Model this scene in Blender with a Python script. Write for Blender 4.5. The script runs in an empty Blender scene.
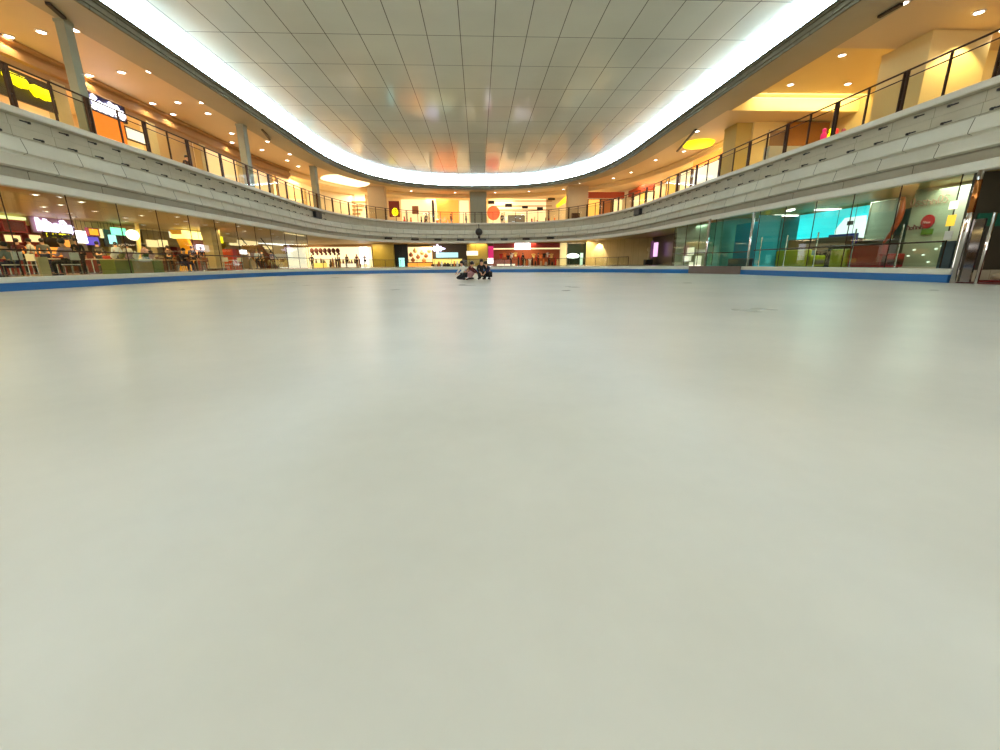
import bpy, bmesh, math, random
from mathutils import Vector, Matrix
random.seed(7)
C = bpy.context.scene.collection
sc = bpy.context.scene
PI = math.pi
# ------------------------------------------------------------------ camera model
F = 420.0; PITCH = math.atan(112/420.0); YAW = math.radians(2.7); ROLL = 0.009; CAMH = 0.76
def ray(x, y):
    u = x-500.0; v = 375.0-y
    c, s = math.cos(ROLL), math.sin(ROLL)
    u, v = u*c+v*s, -u*s+v*c
    Y = F*math.cos(PITCH)+v*math.sin(PITCH); Z = v*math.cos(PITCH)-F*math.sin(PITCH)
    cy, sy = math.cos(YAW), math.sin(YAW)
    return Vector((u*cy+Y*sy, -u*sy+Y*cy, Z))
def on_x(x, y, X):
    r = ray(x, y); t = X/r.x
    return r.y*t, CAMH+r.z*t
def on_y(x, y, Y):
    r = ray(x, y); t = Y/r.y
    return r.x*t, CAMH+r.z*t
def on_z(x, y, z):
    r = ray(x, y); t = (z-CAMH)/r.z
    return r.x*t, r.y*t
cam_d = bpy.data.cameras.new('camera'); cam = bpy.data.objects.new('camera', cam_d); C.objects.link(cam)
fw = ray(500, 375).normalized(); rt = (ray(501, 375)-ray(500, 375)).normalized(); up = (ray(500, 374)-ray(500, 375)).normalized()
M = Matrix((rt, up, -fw)).transposed().to_4x4(); M.translation = (0, 0, CAMH)
cam.matrix_world = M
cam_d.sensor_width = 36; cam_d.lens = F/1000*36; cam_d.clip_end = 400; cam_d.clip_start = 0.02
sc.camera = cam
sc.view_settings.view_transform = 'Standard'; sc.view_settings.look = 'None'
sc.view_settings.gamma = 1; sc.view_settings.use_curve_mapping = False
sc.view_settings.exposure = 1.24
# ------------------------------------------------------------------ materials
def srgb(c):
    return tuple(((v/255)/12.92 if v/255 <= .04045 else ((v/255+.055)/1.055)**2.4) for v in c)+(1,)
MATS = {}
def mat(name, col=(200, 200, 200), rough=.6, metal=0, emit=0, ecol=None, spec=.5, var=.0, vscale=3.0, coat=0):
    if name in MATS: return MATS[name]
    m = bpy.data.materials.new(name); m.use_nodes = True; nt = m.node_tree; b = nt.nodes['Principled BSDF']
    b.inputs['Base Color'].default_value = srgb(col); b.inputs['Roughness'].default_value = rough
    b.inputs['Metallic'].default_value = metal; b.inputs['Specular IOR Level'].default_value = spec
    b.inputs['Coat Weight'].default_value = coat
    if emit:
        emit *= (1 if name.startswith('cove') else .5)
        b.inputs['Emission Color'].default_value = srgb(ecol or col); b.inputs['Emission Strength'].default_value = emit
    tc = nt.nodes.new('ShaderNodeTexCoord'); n = nt.nodes.new('ShaderNodeTexNoise'); n.inputs['Scale'].default_value = vscale
    n.inputs['Detail'].default_value = 4
    mx = nt.nodes.new('ShaderNodeMix'); mx.data_type = 'RGBA'
    v = max(var, .04)
    c = srgb(col); mx.inputs[6].default_value = tuple(k*(1-v) for k in c[:3])+(1,); mx.inputs[7].default_value = tuple(min(1, k*(1+v)) for k in c[:3])+(1,)
    nt.links.new(tc.outputs['Object'], n.inputs['Vector']); nt.links.new(n.outputs['Fac'], mx.inputs[0]); nt.links.new(mx.outputs[2], b.inputs['Base Color'])
    MATS[name] = m; return m
def glass_mat(name, tint=(225, 240, 235), refl=.10, rough=.02):
    m = bpy.data.materials.new(name); m.use_nodes = True; nt = m.node_tree; nt.nodes.clear()
    o = nt.nodes.new('ShaderNodeOutputMaterial'); t = nt.nodes.new('ShaderNodeBsdfTransparent'); g = nt.nodes.new('ShaderNodeBsdfGlossy')
    lw = nt.nodes.new('ShaderNodeLayerWeight'); lw.inputs[0].default_value = .5
    fr = nt.nodes.new('ShaderNodeMath'); fr.operation = 'POWER'; fr.inputs[1].default_value = 4.0; nt.links.new(lw.outputs['Facing'], fr.inputs[0])
    ad = nt.nodes.new('ShaderNodeMath'); ad.operation = 'MULTIPLY_ADD'; ad.inputs[1].default_value = refl*5; ad.inputs[2].default_value = refl*.5; ad.use_clamp = True
    mx = nt.nodes.new('ShaderNodeMixShader'); t.inputs[0].default_value = srgb(tint); g.inputs['Roughness'].default_value = rough
    nt.links.new(fr.outputs[0], ad.inputs[0]); nt.links.new(ad.outputs[0], mx.inputs[0]); nt.links.new(t.outputs[0], mx.inputs[1]); nt.links.new(g.outputs[0], mx.inputs[2]); nt.links.new(mx.outputs[0], o.inputs[0])
    MATS[name] = m; return m
def joint_mat(name, col, bw, bh, mortar, dark, rough=.7, offset=.5, mort=.012, uv=True, spec=.3, var=.06, noise=1.2, zoff=0):
    """stone or metal panels with thin joints, laid out on the UV map (metres) or object coordinates"""
    m = bpy.data.materials.new(name); m.use_nodes = True; nt = m.node_tree; b = nt.nodes['Principled BSDF']
    tc = nt.nodes.new('ShaderNodeTexCoord'); mp = nt.nodes.new('ShaderNodeMapping'); br = nt.nodes.new('ShaderNodeTexBrick')
    br.offset = offset; br.inputs['Scale'].default_value = 1; br.inputs['Brick Width'].default_value = bw; br.inputs['Row Height'].default_value = bh
    br.inputs['Mortar Size'].default_value = mort; br.inputs['Mortar Smooth'].default_value = .1
    c = srgb(col); br.inputs['Color1'].default_value = c; br.inputs['Color2'].default_value = tuple(k*(1-var) for k in c[:3])+(1,)
    br.inputs['Mortar'].default_value = srgb(dark)
    mp.inputs['Location'].default_value = mortar
    nt.links.new(tc.outputs['UV' if uv else 'Object'], mp.inputs['Vector']); nt.links.new(mp.outputs[0], br.inputs['Vector'])
    n = nt.nodes.new('ShaderNodeTexNoise'); n.inputs['Scale'].default_value = noise; n.inputs['Detail'].default_value = 5
    nt.links.new(tc.outputs['Object'], n.inputs['Vector'])
    r = nt.nodes.new('ShaderNodeMapRange'); r.inputs[3].default_value = .88; r.inputs[4].default_value = 1.1
    nt.links.new(n.outputs['Fac'], r.inputs[0])
    mu = nt.nodes.new('ShaderNodeVectorMath'); mu.operation = 'SCALE'
    nt.links.new(br.outputs['Color'], mu.inputs[0]); nt.links.new(r.outputs[0], mu.inputs['Scale']); nt.links.new(mu.outputs[0], b.inputs['Base Color'])
    b.inputs['Roughness'].default_value = rough; b.inputs['Specular IOR Level'].default_value = spec
    MATS[name] = m; return m
def ice_mat():
    m = bpy.data.materials.new('rink_ice'); m.use_nodes = True; nt = m.node_tree; b = nt.nodes['Principled BSDF']
    tc = nt.nodes.new('ShaderNodeTexCoord')
    n1 = nt.nodes.new('ShaderNodeTexNoise'); n1.inputs['Scale'].default_value = .55; n1.inputs['Detail'].default_value = 3; n1.inputs['Roughness'].default_value = .5
    n2 = nt.nodes.new('ShaderNodeTexNoise'); n2.inputs['Scale'].default_value = 9; n2.inputs['Detail'].default_value = 6
    nt.links.new(tc.outputs['Object'], n1.inputs['Vector']); nt.links.new(tc.outputs['Object'], n2.inputs['Vector'])
    r = nt.nodes.new('ShaderNodeValToRGB'); r.color_ramp.elements[0].position = .15; r.color_ramp.elements[1].position = .85
    r.color_ramp.elements[0].color = srgb(ICE_A); r.color_ramp.elements[1].color = srgb(ICE_B)
    nt.links.new(n1.outputs['Fac'], r.inputs[0])
    r2 = nt.nodes.new('ShaderNodeMapRange'); r2.inputs[3].default_value = .965; r2.inputs[4].default_value = 1.03; nt.links.new(n2.outputs['Fac'], r2.inputs[0])
    # a few tiny dark specks of grit frozen in
    vo = nt.nodes.new('ShaderNodeTexVoronoi'); vo.inputs['Scale'].default_value = 1.9; nt.links.new(tc.outputs['Object'], vo.inputs['Vector'])
    lt = nt.nodes.new('ShaderNodeMath'); lt.operation = 'LESS_THAN'; lt.inputs[1].default_value = .005; nt.links.new(vo.outputs['Distance'], lt.inputs[0])
    mu = nt.nodes.new('ShaderNodeVectorMath'); mu.operation = 'SCALE'; nt.links.new(r.outputs[0], mu.inputs[0]); nt.links.new(r2.outputs[0], mu.inputs['Scale'])
    mx = nt.nodes.new('ShaderNodeMix'); mx.data_type = 'RGBA'; mx.inputs[7].default_value = srgb((70, 75, 70))
    nt.links.new(lt.outputs[0], mx.inputs[0]); nt.links.new(mu.outputs[0], mx.inputs[6]); nt.links.new(mx.outputs[2], b.inputs['Base Color'])
    rr = nt.nodes.new('ShaderNodeMapRange'); rr.inputs[3].default_value = .25; rr.inputs[4].default_value = .33; nt.links.new(n1.outputs['Fac'], rr.inputs[0]); nt.links.new(rr.outputs[0], b.inputs['Roughness'])
    b.inputs['IOR'].default_value = 1.31; b.inputs['Specular IOR Level'].default_value = .18
    return m
ICE_A = (195, 194, 183); ICE_B = (221, 219, 209)
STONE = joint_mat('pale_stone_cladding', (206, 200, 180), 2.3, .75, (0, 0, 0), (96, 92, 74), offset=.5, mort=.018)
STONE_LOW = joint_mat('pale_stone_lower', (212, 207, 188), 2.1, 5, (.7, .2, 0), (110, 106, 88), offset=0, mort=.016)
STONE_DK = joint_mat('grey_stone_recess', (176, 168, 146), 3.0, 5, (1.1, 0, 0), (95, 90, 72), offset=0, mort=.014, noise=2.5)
CAP = mat('pale_stone_cap', (220, 215, 197), .5, var=.06)
BAND = joint_mat('ribbed_soffit_band', (120, 112, 88), 2.4, .22, (0, 0, 0), (80, 74, 55), offset=.5, mort=.02, noise=3)
SOFF = mat('soffit_plaster_grey', (172, 162, 136), .6, var=.06, vscale=.8)
CEILP = joint_mat('ceiling_metal_panels', (222, 220, 203), 3.05, 1.545, (0, 0, 0), (96, 94, 78), rough=.12, offset=0, mort=.019, spec=.45, uv=True, var=.03, noise=.35)
BEIGE = mat('beige_plaster_ceiling', (214, 192, 156), .55, var=.04, vscale=.6)
YELLOW = mat('golden_plaster', (228, 204, 142), .6, var=.04, vscale=.6)
CREAM = mat('cream_plaster_wall', (236, 222, 190), .6, var=.05)
WARMW = mat('warm_shop_wall', (230, 210, 172), .6, var=.1, vscale=1.5)
BROWN = mat('brown_moulding', (176, 134, 82), .5, var=.08)
TAN = mat('tan_wall', (206, 184, 130), .6, var=.08)
OLIVE = mat('olive_wood_panel', (146, 128, 42), .45, var=.14, vscale=5)
GREYCOL = mat('greenish_grey_column', (150, 150, 126), .5, var=.06)
BEIGECOL = mat('beige_grey_column', (190, 170, 136), .55, var=.05)
DARKMET = mat('dark_bronze_metal', (66, 46, 34), .35, .6)
BLACK = mat('matte_black', (24, 22, 20), .5)
CHROME = mat('polished_chrome', (210, 205, 200), .08, 1)
STEEL = mat('brushed_steel', (190, 186, 172), .25, .9)
BLUE = mat('blue_kickboard', (26, 104, 170), .35, var=.10, vscale=1.5)
WHITECURB = mat('white_curb', (214, 212, 192), .4, var=.05)
TEAL = mat('teal_wall', (20, 150, 160), .45, var=.08)
RED = mat('red_vinyl', (170, 24, 20), .4, var=.08)
DKRED = mat('dark_red', (110, 24, 18), .5, var=.1)
LIME = mat('lime_green_vinyl', (176, 180, 20), .45, var=.06)
GLASS = glass_mat('clear_barrier_glass', (232, 240, 228), .11)
GLASSG = glass_mat('greenish_glass', (205, 222, 205), .13)
RAILGL = glass_mat('balustrade_glass', (236, 238, 226), .05)
ICE = ice_mat()
COVE = mat('cove_light_diffuser', (235, 245, 250), .5, emit=21.0, ecol=(206, 234, 255))
DECK = joint_mat('rinkside_floor_tiles', (168, 158, 132), .6, .6, (0, 0, 0), (130, 120, 98), rough=.25, offset=0, mort=.01, uv=False)
L2FLOOR = mat('upper_gallery_floor', (205, 180, 135), .3, var=.06)
# ------------------------------------------------------------------ mesh helpers
def link(name, bm, m, parent=None, smooth=False):
    me = bpy.data.meshes.new(name); bm.normal_update(); bm.to_mesh(me); bm.free()
    for k in (m if isinstance(m, (list, tuple)) else [m]): me.materials.append(k)
    if smooth:
        for p in me.polygons: p.use_smooth = True
    o = bpy.data.objects.new(name, me); C.objects.link(o)
    if parent is not None: o.parent = parent
    return o
def struct(name, bm, m, smooth=False):
    if name == 'floor':
        bm.normal_update()
        bad = [f for f in bm.faces if f.normal.z < -.5 and f.calc_center_median().z > 1 and len(bm.faces) != 6]
        if bad: bmesh.ops.reverse_faces(bm, faces=bad)
    o = link(name, bm, m, None, smooth); o['kind'] = 'structure'; return o
def tag(o, label, cat, group=None, kind=None):
    o['label'] = label; o['category'] = cat
    if group: o['group'] = group
    if kind: o['kind'] = kind
    return o
def empty(name, loc, label, cat, group=None, rz=0):
    o = bpy.data.objects.new(name, None); C.objects.link(o); o.location = loc; o.rotation_euler = (0, 0, rz); o.empty_display_size = .1
    return tag(o, label, cat, group)
def box(bm, x0, x1, y0, y1, z0, z1, bev=0, mi=0):
    x0, x1 = min(x0, x1), max(x0, x1); y0, y1 = min(y0, y1), max(y0, y1); z0, z1 = min(z0, z1), max(z0, z1)
    r = bmesh.ops.create_cube(bm, size=1)
    for v in r['verts']:
        v.co = Vector(((x0+x1)/2+v.co.x*(x1-x0), (y0+y1)/2+v.co.y*(y1-y0), (z0+z1)/2+v.co.z*(z1-z0)))
    fs = {f for v in r['verts'] for f in v.link_faces}
    for f in fs: f.material_index = mi
    if bev > 0:
        es = {e for v in r['verts'] for e in v.link_edges}
        bmesh.ops.bevel(bm, geom=list(es), offset=bev, segments=2, profile=.6, affect='EDGES')
    return bm
def bx(*a, **k): return box(bmesh.new(), *a, **k)
def tube(bm, pts, r, n=8, caps=True):
    pts = [Vector(p) for p in pts]; rings = []
    for i, p in enumerate(pts):
        t = (pts[min(i+1, len(pts)-1)]-pts[max(i-1, 0)]).normalized()
        a = Vector((0, 0, 1)) if abs(t.z) < .9 else Vector((1, 0, 0))
        u = t.cross(a).normalized(); w = t.cross(u)
        rr = r[i] if isinstance(r, (list, tuple)) else r
        rings.append([bm.verts.new(p+(u*math.cos(2*PI*k/n)+w*math.sin(2*PI*k/n))*rr) for k in range(n)])
    for a, b in zip(rings, rings[1:]):
        for k in range(n): bm.faces.new((a[k], a[(k+1) % n], b[(k+1) % n], b[k]))
    if caps: bm.faces.new(rings[0][::-1]); bm.faces.new(rings[-1])
    return bm
def lathe(bm, prof, c=(0, 0, 0), n=20):
    rings = [[bm.verts.new((c[0]+r*math.cos(2*PI*k/n), c[1]+r*math.sin(2*PI*k/n), c[2]+z)) for k in range(n)] for r, z in prof]
    for a, b in zip(rings, rings[1:]):
        for k in range(n): bm.faces.new((a[k], a[(k+1) % n], b[(k+1) % n], b[k]))
    bm.faces.new(rings[0][::-1]); bm.faces.new(rings[-1]); return bm
def blob(bm, c, s, seg=12):
    r = bmesh.ops.create_uvsphere(bm, u_segments=seg, v_segments=8, radius=1)
    for v in r['verts']: v.co = Vector((c[0]+v.co.x*s[0], c[1]+v.co.y*s[1], c[2]+v.co.z*s[2]))
    return bm
def copy_tree(o, parent=None):
    c = o.copy(); C.objects.link(c)
    if parent is not None: c.parent = parent
    for ch in list(o.children): copy_tree(ch, c)
    return c
# ------------------------------------------------------------------ the outline of the void
YS, YC, AX, BX, NS = -12.0, 38.0, 15.5, 22.0, 2.5
def raw_outline():
    P = [Vector((-AX, YS+i*(YC-YS)/200)) for i in range(200)]
    for i in range(401):
        t = PI-PI*i/400
        c, s = math.cos(t), math.sin(t)
        P.append(Vector((AX*math.copysign(abs(c)**(2/NS), c), YC+BX*abs(s)**(2/NS))))
    P += [Vector((AX, YC-(i+1)*(YC-YS)/200)) for i in range(200)]
    return P
RAW = raw_outline(); CUM = [0]
for a, b in zip(RAW, RAW[1:]): CUM.append(CUM[-1]+(b-a).length)
LEN = CUM[-1]
def along(s, d=0.0):
    """point at arc length s on the void edge, moved d metres away from the rink; also the outward normal"""
    s = max(0, min(LEN-1e-4, s)); lo, hi = 0, len(CUM)-1
    while hi-lo > 1:
        m = (lo+hi)//2
        if CUM[m] <= s: lo = m
        else: hi = m
    def pt(q):
        q = max(0, min(LEN-1e-4, q)); l, h = 0, len(CUM)-1
        while h-l > 1:
            m = (l+h)//2
            if CUM[m] <= q: l = m
            else: h = m
        f = (q-CUM[l])/max(1e-9, CUM[h]-CUM[l]); return RAW[l].lerp(RAW[h], f)
    p = pt(s); t = (pt(s+.6)-pt(s-.6)).normalized(); n = Vector((-t.y, t.x))
    return p+n*d, n
STN = [LEN*i/150 for i in range(151)]
def s_left(y): return y-YS            # arc length of a point on the straight left side
def s_right(y): return LEN-(y-YS)
def sweep(bm, prof, s0=0, s1=None, step=1.1, closed=False, u0=0):
    """sweep a (d, z) profile along the void edge; UVs are metres along and metres up"""
    s1 = LEN if s1 is None else s1; n = max(2, int((s1-s0)/step)); uvl = bm.loops.layers.uv.verify()
    rows = []
    for i in range(n+1):
        s = s0+(s1-s0)*i/n; row = []
        for d, z in prof:
            p, _ = along(s, d); row.append(bm.verts.new((p.x, p.y, z)))
        rows.append((s, row))
    m = len(prof)
    acc = [0]
    for a, b in zip(prof, prof[1:]): acc.append(acc[-1]+math.hypot(b[0]-a[0], b[1]-a[1]))
    for (sa, a), (sb, b) in zip(rows, rows[1:]):
        for k in range(m if closed else m-1):
            q = (k+1) % m
            f = bm.faces.new((a[k], a[q], b[q], b[k]))
            v0 = acc[k]; v1 = acc[k+1] if k+1 < m else acc[k]+1
            for l, uv in zip(f.loops, ((sa+u0, v0), (sa+u0, v1), (sb+u0, v1), (sb+u0, v0))): l[uvl].uv = uv
    if closed:
        bm.faces.new([v for v in rows[0][1]][::-1]); bm.faces.new(rows[-1][1])
    return bm
def sw(*a, **k): return sweep(bmesh.new(), *a, **k)
# ------------------------------------------------------------------ rink
ICEP = [(-15.45, -12), (-15.45, -6), (-15.45, 0), (-15.45, 6), (-15.45, 12), (-15.45, 18), (-15.43, 23), (-15.25, 27), (-14.75, 30.6), (-13.3, 33.8), (-10.5, 35.7),
        (-6.6, 36.6), (-2.4, 36.6), (1.8, 36.0), (5.8, 34.9), (9.3, 32.6), (11.9, 29.9), (13.7, 27.6), (14.9, 25.2), (15.25, 22.5), (15.4, 18), (15.4, 15.5), (15.4, 13.4)]
def catmull(P, n=8):
    out = []; P = [Vector(p) for p in P]
    for i in range(len(P)-1):
        p0, p1, p2, p3 = P[max(i-1, 0)], P[i], P[i+1], P[min(i+2, len(P)-1)]
        for k in range(n):
            t = k/n
            out.append(.5*((2*p1)+(p2-p0)*t+(2*p0-5*p1+4*p2-p3)*t*t+(3*p1-p0-3*p2+p3)*t**3))
    out.append(P[-1]); return out
EDGE = catmull(ICEP)
def edge_strip(bm, pts, prof):
    rows = []
    for i, p in enumerate(pts):
        t = (pts[min(i+1, len(pts)-1)]-pts[max(i-1, 0)]).normalized(); n = Vector((-t.y, t.x))
        rows.append([bm.verts.new((p.x+n.x*d, p.y+n.y*d, z)) for d, z in prof])
    for a, b in zip(rows, rows[1:]):
        for k in range(len(prof)): q = (k+1) % len(prof); bm.faces.new((a[k], a[q], b[q], b[k]))
    bm.faces.new(rows[0][::-1]); bm.faces.new(rows[-1]); return bm
b = bmesh.new(); box(b, -15.6, 15.6, -13, 37.2, -.3, 0)
o = struct('floor', b, ICE)
# curb in two pieces, either side of the booth on the right
i0 = min(range(len(EDGE)), key=lambda i: (EDGE[i]-Vector((14.0, 27.2))).length)
i1 = min(range(len(EDGE)), key=lambda i: (EDGE[i]-Vector((15.1, 24.2))).length)
for pts, lab in ((EDGE[:i0+1], 'long low blue and white curb round the left and far sides of the ice'), (EDGE[i1:], 'short blue and white curb on the right below the glass, beside chrome post')):
    r = empty('rink_curb', (pts[0].x, pts[0].y, 0), lab, 'curb')
    k = link('kickboard', edge_strip(bmesh.new(), [Vector((p.x-pts[0].x, p.y-pts[0].y)) for p in pts], [(-.03, 0), (-.03, .25), (.02, .26), (.09, .26), (.09, 0)]), BLUE, r)
    k = link('curb_top', edge_strip(bmesh.new(), [Vector((p.x-pts[0].x, p.y-pts[0].y)) for p in pts], [(.02, .265), (.03, .42), (.06, .45), (.2, .45), (.2, .265)]), WHITECURB, r)
# rinkside floor around the ice
b = bmesh.new()
outer = [(-34, -13), (-34, 30), (-34, 70), (34, 70), (34, 30), (34, 13.3)]
rows = []
N = len(EDGE)
def deck_target(i):
    s = s_left(-12)+(s_right(13.4))*i/(N-1); p, _ = along(s, 16); return p
prev = None
for i, p in enumerate(EDGE):
    t = (EDGE[min(i+1, N-1)]-EDGE[max(i-1, 0)]).normalized(); n = Vector((-t.y, t.x))
    q = p+n*.1; o_ = deck_target(i)
    cur = [b.verts.new(c) for c in ((q.x, q.y, .4), (o_.x, o_.y, .4), (o_.x, o_.y, .02), (q.x, q.y, .02))]
    if prev:
        for k in range(4): b.faces.new((prev[k], prev[(k+1) % 4], cur[(k+1) % 4], cur[k]))
    if i in (0, N-1): b.faces.new(cur)
    prev = cur
bmesh.ops.recalc_face_normals(b, faces=b.faces); struct('floor', b, DECK)
struct('floor', bx(15.55, 34, -13, 13.3, -.3, .04), mat('dark_red_rubber_floor', (92, 30, 24), .5, var=.12))
# ------------------------------------------------------------------ gallery fascia, slabs
struct('trim_1', sw([(.45, 5.75), (.45, 6.02), (.0, 6.0), (-.06, 5.97), (-.06, 5.80), (-.02, 5.77)], step=.7), CAP)
struct('trim_2', sw([(-.02, 5.775), (.24, 5.77), (.24, 5.45), (.20, 5.43), (.20, 5.10), (.16, 5.04)], step=.7), joint_mat('pale_stone_upper', (192, 184, 160), 1.53, .35, (.4, .1, 0), (140, 134, 112), offset=.0, mort=.010, noise=2))
struct('trim_3', sw([(.16, 5.04), (.02, 5.0), (-.10, 4.60), (-.10, 4.54), (.06, 4.50)], step=.7), STONE_LOW)
struct('trim_4', sw([(.06, 4.50), (.10, 4.46), (.0, 4.12), (.0, 4.07), (.16, 4.03)], step=.7, u0=1), STONE_LOW)
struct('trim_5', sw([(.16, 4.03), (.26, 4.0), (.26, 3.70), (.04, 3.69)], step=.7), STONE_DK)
struct('trim_6', sw([(.04, 3.69), (-.02, 3.66), (-.02, 3.42), (.02, 3.38), (.3, 3.38)], step=.7), CAP)
struct('ceiling', sw([(.28, 3.4), (.9, 3.42), (.9, 3.52), (16, 3.52)], step=1.5), mat('lower_ceiling_plaster', (186, 158, 96), .5, var=.05))
struct('floor', sw([(.3, 5.76), (14, 5.76)], step=1.5), L2FLOOR)
# ------------------------------------------------------------------ big ceiling, cove, soffit
def seam_ceiling():
    b = bmesh.new(); uvl = b.loops.layers.uv.verify()
    pts = [along(s, -2.25)[0] for s in [LEN*i/160 for i in range(161)]]
    half = len(pts)//2
    L_ = pts[:half+1]; R_ = pts[::-1][:half+1]
    for i in range(half):
        q = [L_[i], L_[i+1], R_[i+1], R_[i]]
        if (q[1]-q[2]).length < 1e-4: q = [q[0], q[1], q[3]]
        f = b.faces.new([b.verts.new((p.x, p.y, 11.0)) for p in q])
        for l, p in zip(f.loops, q): l[uvl].uv = (p.y-23.03+30.5, p.x+.62+1.545*20)
    bmesh.ops.remove_doubles(b, verts=b.verts, dist=1e-4)
    return b
struct('ceiling', seam_ceiling(), CEILP)
struct('ceiling', sw([(-2.26, 11.0), (-2.0, 10.985), (-1.72, 10.92), (-1.52, 10.80), (-1.42, 10.64), (-1.39, 10.40)], step=.6), mat('cove_plaster', (232, 234, 230), .6), smooth=True)
TP_ = [along(LEN*i/260, -1.50)[0] for i in range(261)]
cv = link('cove_light', tube(bmesh.new(), [(p.x, p.y, 10.47) for p in TP_], .055, 8), COVE, smooth=True)
tag(cv, 'continuous glowing white cove light curving round the edge of the panelled ceiling', 'light')
struct('trim_7', sw([(-1.38, 10.40), (-1.56, 10.40), (-1.56, 10.36), (-1.46, 10.36), (-1.46, 10.3), (-1.40, 10.28), (-1.40, 10.08), (-1.36, 10.06), (-1.36, 9.95), (-1.3, 9.93)], step=.7), BAND)
struct('ceiling', sw([(-1.3, 9.93), (-.5, 9.96), (-.5, 9.99), (.55, 10.02), (.55, 10.2), (.6, 10.2)], step=.9), SOFF)
S_A = s_right(30.0)
struct('ceiling', sw([(.6, 10.2), (4.5, 10.2)], 0, S_A, step=1.0), BEIGE)
S_B = s_right(21.8)
struct('ceiling', sw([(1.1, 10.2), (1.1, 10.95), (12, 10.95)], S_A, S_B, step=1.5), YELLOW)
struct('ceiling', sw([(1.1, 10.2), (12, 10.2)], S_B, LEN, step=1.5), BEIGE)
struct('trim_8', bx(16.6, 27.4, 21.55, 21.8, 10.205, 10.95), YELLOW)
struct('ceiling', sw([(.6, 10.2), (1.1, 10.2)], S_A, LEN, step=1.5), SOFF)
struct('ceiling', bx(20.0, 28, 30.26, 38, 10.2, 10.3), BEIGE)
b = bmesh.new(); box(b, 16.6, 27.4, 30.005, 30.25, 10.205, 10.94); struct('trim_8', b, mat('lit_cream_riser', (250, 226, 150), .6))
# shop bulkhead with stepped cornice on the gallery (left and far), shop ceilings, back walls
struct('trim_9', sw([(4.45, 10.2), (4.2, 10.18), (4.2, 10.06), (4.38, 10.02), (4.38, 9.86), (4.28, 9.82), (4.28, 9.5), (4.5, 9.46), (4.5, 9.22), (4.7, 9.22), (4.7, 9.6)], 0, s_left(47), step=1), BROWN)
struct('trim_10', sw([(4.45, 10.2), (4.4, 10.1), (4.5, 10.05), (4.5, 9.72), (4.6, 9.7), (4.6, 9.9)], s_left(47), s_right(32.5), step=1), mat('cream_bulkhead', (240, 214, 160), .5))
struct('ceiling', sw([(4.6, 9.85), (11, 9.85)], 0, s_right(36), step=1.5), CREAM)
struct('wall_left', sw([(9.3, 5.76), (9.3, 9.85)], 0, s_left(42), step=2), WARMW)
struct('wall_far', sw([(8.4, 5.76), (8.4, 9.85)], s_left(42), s_right(42), step=1.5), CREAM)
struct('wall_right', sw([(8.0, 5.76), (8.0, 9.85)], s_right(42), s_right(32.3), step=2), WARMW)
struct('wall_right', bx(19.6, 27, 32.2, 32.45, 5.76, 10.3), YELLOW)
struct('wall_right', bx(25.2, 25.4, -12, 32.2, 5.76, 10.96), YELLOW)
# lower floor walls
struct('wall_left', bx(-29, -28.8, -12, 70, .4, 3.52), mat('lower_brown_wall', (140, 110, 60), .6, var=.12, vscale=1.2))
struct('wall_far', bx(-29, 26, 67, 67.2, .4, 3.52), mat('lower_far_wall', (120, 96, 52), .6, var=.15, vscale=1.2))
struct('wall_right', bx(24, 24.2, -12, 52, .04, 3.52), mat('lower_right_wall', (120, 122, 100), .6, var=.1))
# ------------------------------------------------------------------ gallery railings
def railing(side):
    lab = 'dark bronze balustrade with glass along the %s side of the upper gallery' % side
    r = empty('balcony_railing', (0, 0, 0), lab, 'railing')
    sc_ = LEN/2; y0 = 17.0-3.03*8 if side == 'left' else 16.8-3.03*8
    S = (lambda k: s_left(y0)+k) if side == 'left' else (lambda k: s_right(y0)-k)
    tot = sc_-(y0-YS)
    def pts(z, d=.18):
        n = int(tot/.7); out = []
        for i in range(n+1):
            p, _ = along(S(tot*i/n), d); out.append((p.x, p.y, z))
        return out
    link('top_rail', tube(bmesh.new(), pts(7.36), .035, 8), DARKMET, r, True)
    link('lower_rail', tube(bmesh.new(), pts(7.13, .2), .022, 6), DARKMET, r, True)
    n = int(tot/1.515)
    for k in range(n+1):
        s = S(k*1.515); p, nn = along(s, .18); t = Vector((nn.y, -nn.x)); b = bmesh.new()
        def bar(cx, w, th, z0, z1):
            q = p+t*cx
            vs = []
            for z in (z0, z1):
                for a, c in ((-1, -1), (1, -1), (1, 1), (-1, 1)):
                    e = q+t*(w/2*a)+nn*(th/2*c); vs.append(b.verts.new((e.x, e.y, z)))
            for f in ((0, 1, 2, 3), (7, 6, 5, 4), (0, 4, 5, 1), (1, 5, 6, 2), (2, 6, 7, 3), (3, 7, 4, 0)): b.faces.new([vs[i] for i in f])
        if k % 2 == 0:
            bar(-.065, .05, .09, 6.0, 7.34); bar(.065, .05, .09, 6.0, 7.34); bar(0, .2, .12, 6.0, 6.05); bar(0, .1, .05, 6.45, 6.5)
        else:
            bar(0, .05, .07, 6.0, 7.34); bar(0, .12, .1, 6.0, 6.04)
        link('post', b, DARKMET, r)
        if k < n:
            b = bmesh.new(); a1, _ = along(s, .18); m1, _ = along(S(k*1.515+.76), .18); a2, _ = along(S((k+1)*1.515), .18)
            for u, v in ((a1, m1), (m1, a2)):
                b.faces.new([b.verts.new(c) for c in ((u.x, u.y, 6.08), (v.x, v.y, 6.08), (v.x, v.y, 7.08), (u.x, u.y, 7.08))])
            link('glass_panel', b, RAILGL, r)
railing('left'); railing('right')
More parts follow.
